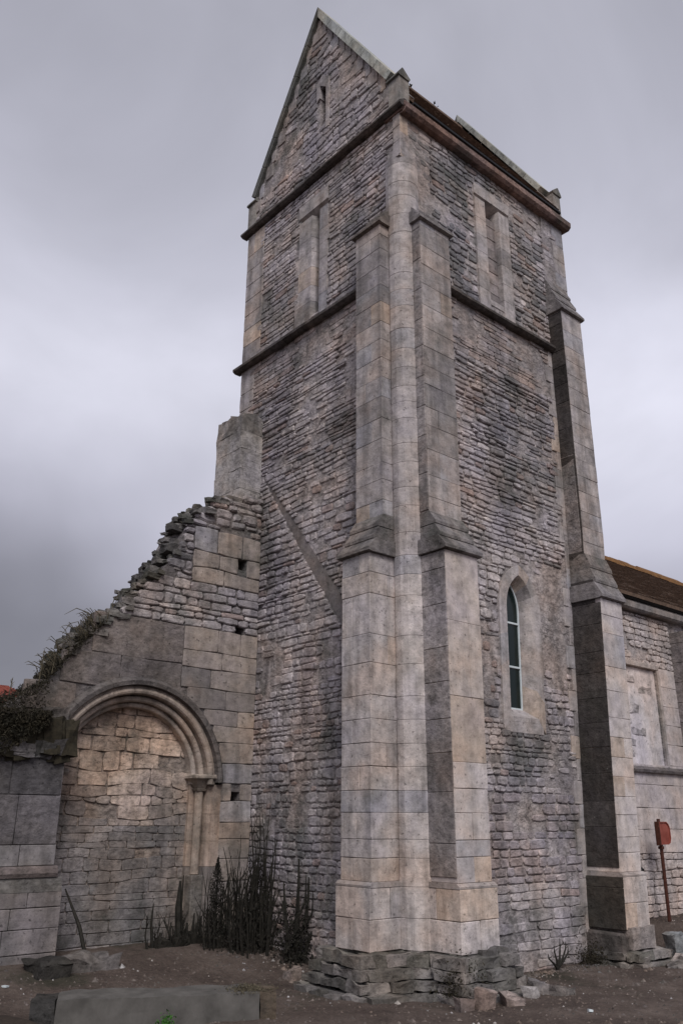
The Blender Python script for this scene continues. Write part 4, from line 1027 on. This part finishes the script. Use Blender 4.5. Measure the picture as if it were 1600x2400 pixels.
for i in range(120):
    u = rr.uniform(-2.95, -2.25); z = ztop(u)-.05; y = RY+rr.uniform(-.05, .5); L_ = rr.uniform(.10, .32); dx, dz = rr.uniform(-1, .1)*L_, rr.uniform(.2, .9)*L_
    bb.add(tube([(u, y, z), (u+dx*.4, y-.02, z+dz*.8), (u+dx*.8, y-.03, z+dz), (u+dx, y-.05, z+dz*.85)], [.006, .005, .004, .0015], 4))
for (u, z, pts) in ((-2.30, 3.8, ((-.2, .17), (-.36, .20), (-.50, .10))), (-2.5, 3.7, ((-.12, .14), (-.22, .10), (-.30, -.04))), (-2.25, 3.95, ((.05, .12), (.10, .22), (.12, .30))), (-2.15, 4.0, ((-.05, .12), (-.02, .22), (.04, .27)))):
    bb.add(tube([(u, RY+.1, z-.05)]+[(u+a, RY+.08, z+b_) for a, b_ in pts], [.008, .006, .005, .002], 4))
bb.out('stems', M['straw'], br)
bl_ = Bag(); leaves(bl_, lambda r: (lambda u: (u, RY+r.uniform(-.08, .5), ztop(u)+.16*r.random()**2.2-.04))(r.uniform(-2.95, -2.3)), 1800, .014, 23); bl_.out('leaves', M['leaf'], br)
for i, (u, h, lb) in enumerate(((-3.06, .42, 'tall dry seed stalk standing above the mossy wall top'), (-3.38, .22, 'short dry stalk on the wall top nearest the left edge'), (-2.92, .26, 'thin leaning dry stalk just left of the brambles'))):
    z = ztop(u)-.02; b = Bag(); b.add(tube([(u, RY-.05, z), (u+.01, RY-.05, z+h*.5), (u+(.02 if i != 2 else -.12), RY-.05, z+h)], [.007, .006, .003], 4))
    for k in range(7): zz_ = z+h*(.5+.07*k); b.add(tube([(u+.01, RY-.05, zz_), (u+.01+R.uniform(-.05, .05), RY-.05+R.uniform(-.03, .03), zz_+.03)], [.005, .002], 3))
    tag(b.out('dry_stalk', M['straw'], None, base=Vector((u, RY-.05, z))), lb, 'stalk', 'dry stalks on the wall top')
# moss at the tower footing and the weed
def mosspatch(name, lab, cx_, cy_, sx, sy, h, n, mat, seed, z0=None):
    b = Bag(); leaves(b, lambda r: (lambda x, y: (x, y, (terrain(x, y) if z0 is None else z0)+abs(r.gauss(0, h))))(cx_+r.gauss(0, sx), cy_+r.gauss(0, sy)), n, .016, seed)
    tag(b.out(name, mat, None, base=Vector((cx_, cy_, terrain(cx_, cy_)))), lab, 'plant')
mosspatch('moss_clump', 'dark green moss clump on the rubble footing under the near tower corner', -.06, -.62, .12, .07, .12, 1500, M['moss'], 31, .05)
mosspatch('moss_clump', 'dark mossy weeds in the angle of the far tower buttress and south wall', 2.82, -.16, .14, .08, .10, 1600, M['moss'], 32)
mosspatch('green_weed', 'small bright green weed growing in front of the concrete kerb', -2.75, .18, .035, .03, .05, 260, M['green'], 33)
# ================================================================== FOREGROUND KERB
kb = thing('concrete_kerb', 'long low grey concrete kerb lying in the dirt in front of the ruin', 'kerb', (-2.6, .4, 0))
d_ = Vector((1.48, -.81, 0)).normalized(); nk = Vector((d_.y, -d_.x, 0))
FK = Frame((-3.44, .76, 0), d_, nk)
def slab(u0, u1, z0, z1, d0, d1, name, mat, tint=None, nu=8, amp=.004, s=0.): return mk(name, *rough_block(FK, u0, u1, z0, z1, d0, d1, nu, 3, 4, amp, 0, s), mat, kb, tint)
slab(.0, 1.66, -.15, .20, -.42, .0, 'kerb_slab', M['concrete'], None, 40, .008)
for u in (.42, .98, 1.36): pass
slab(1.665, 1.80, -.15, .205, -.32, -.004, 'end_block', M['dark'], (.11, .085, .06), 3, .012, 4.)
slab(-.20, -.006, -.15, .185, -.40, -.05, 'end_block', M['dark'], (.05, .048, .045), 4, .012, 9.)
bl_ = Bag(); leaves(bl_, lambda r: (lambda p: (p.x, p.y, p.z))(FK(1.60+r.gauss(0, .09), .205+abs(r.gauss(0, .008)), -.16+r.gauss(0, .09))), 900, .012, 40); bl_.out('moss', M['straw'], kb)
for i, (a, ln, lb) in enumerate(((-.30, 1.0, 'weathered plank nearest the concrete kerb at bottom left corner'), (-.52, 1.1, 'middle weathered plank at bottom left corner'), (-.74, 1.0, 'outermost weathered plank at bottom left edge'))):
    c0 = Vector((-3.72-.13*i, .78-.14*i, .03)); Fp = Frame(c0, Vector((.25, -1, 0)).normalized(), Vector((-1, -.25, 0)).normalized())
    tag(mk('wooden_plank', *rough_block(Fp, -.35, ln-.35, -.02, .05+.015*i, -.055, .055, 8, 2, 2, .008, 0, i*5.), M['wood'], None, base=c0), lb, 'plank', 'planks at the bottom left')
# earth ledge stones in front of pier
for i, (x, y, w, h, lb) in enumerate(((-2.45, 2.35, .62, .17, 'broad flat stone ledge at the foot of the leaning stick'), (-2.85, 2.25, .34, .20, 'dark rounded boulder below the left pier'))):
    z = terrain(x, y); F_ = Frame((x, y, z), (1, 0, 0), (0, -1, 0))
    tag(mk('boulder', *rough_block(F_, -w/2, w/2, -.1, h*.6, -.25, .12, 16, 8, 12, .04, 0, i*7.), M['dark'], None, (.15, .135, .125) if i == 0 else (.04, .037, .033), base=Vector((x, y, z))), lb, 'stone')
# loose stones by the near footing
spots = [(-.10, -.92, .16, .15, 'pointed pale stone leaning on the footing below the corner shaft', (.27, .22, .20)), (.16, -1.02, .20, .07, 'flat pale stone lying in front of the corner footing', (.28, .23, .21)),
         (.55, -.94, .13, .07, 'white-flecked stone under the right near buttress', (.40, .37, .35)), (.74, -.84, .13, .10, 'square grey stone right of the near footing', (.24, .22, .21)),
         (.90, -.70, .14, .08, 'outer grey stone at the end of the near footing pile', (.22, .20, .19)), (.88, -.98, .28, .05, 'long flat stone slab in front of the near footing pile', (.27, .24, .22)),
         (-.32, -.86, .14, .10, 'small brown triangular stone left of the pointed pale stone', (.17, .14, .13)), (3.35, -.86, .20, .06, 'thin slate on the ground before the far buttress', (.26, .24, .225)),
         (3.60, -.84, .26, .09, 'pale wedge stone before the far buttress', (.34, .30, .28)), (3.92, -.62, .26, .20, 'grey-blue boulder right of the far buttress foot', (.26, .27, .275)),
         (3.10, -.62, .15, .10, 'small grey stone left of the far buttress foot', (.25, .235, .225)), (-.55, 1.35, .16, .10, 'pale stone lying before the dark shrubs', (.24, .20, .18))]
for i, (x, y, w, h, lb, t) in enumerate(spots):
    z = terrain(x, y); F_ = Frame((x, y, z), (cos(i), sin(i), 0), (sin(i), -cos(i), 0))
    tag(mk('loose_stone', *rough_block(F_, -w/2, w/2, -.04, h, -w*.4, w*.4, 3, 3, 3, w*.16, 0, i*3.3), M['rubble'], None, t, base=Vector((x, y, z))), lb, 'stone', 'loose stones round the tower foot')
# gravel and litter specks
b = Bag(); rr = random.Random(77)
for i in range(9000):
    if i < 7000: x, y = rr.uniform(-4.5, 5.5), rr.uniform(-3.2, 2.6)
    else: t = rr.random(); x, y = (.6+3.0*t, -.10-abs(rr.gauss(0, .12))) if i % 2 else (-.1-abs(rr.gauss(0, .2)), .8+2.2*t)
    if 0 < x < 3.8 and y > 0: continue
    z = terrain(x, y); s = rr.uniform(.006, .02)*(1+1.2*(rr.random() < .06)); k = R.uniform(.6, 1.3)
    V = [Vector((x+s*cos(a)*rr.uniform(.7, 1.3), y+s*sin(a)*rr.uniform(.7, 1.3), z-.004)) for a in (0, 1.25, 2.5, 3.8, 5.0)]+[Vector((x, y, z+s*rr.uniform(.4, .9)))]
    b.add((V, [(0, 1, 5), (1, 2, 5), (2, 3, 5), (3, 4, 5), (4, 0, 5)]), mul((.15, .125, .11), k) if rr.random() < .93 else (.42, .40, .38))
tag(b.out('gravel', M['rubble'], None, kind='stuff'), 'loose gravel and crumbs scattered over the trodden earth', 'gravel')
wp = [(-1.70, .62, 'white paper scrap on the dirt behind the kerb'), (-3.35, 2.1, 'white scrap at the far left edge'), (.35, -1.72, 'white scrap in the dirt below the near corner stones'), (2.0, -1.95, 'white scrap nearest the right edge of the dirt'),
      (.15, .95, 'pale upright shard behind the kerb end'), (-.6, -1.9, 'white fleck at the bottom of the picture')]
for i, (x, y, lb) in enumerate(wp):
    z = terrain(x, y)+.004; F_ = Frame((x, y, z), (cos(i*2), sin(i*2), 0), (sin(i*2), -cos(i*2), 0))
    tag(mk('white_scrap', *rough_block(F_, -.03, .03, .0, .014 if i != 4 else .07, -.015, .02, 2, 1, 1, .008, 0, i*2.), M['white'], None, base=Vector((x, y, z))), lb, 'litter', 'white scraps on the dirt')
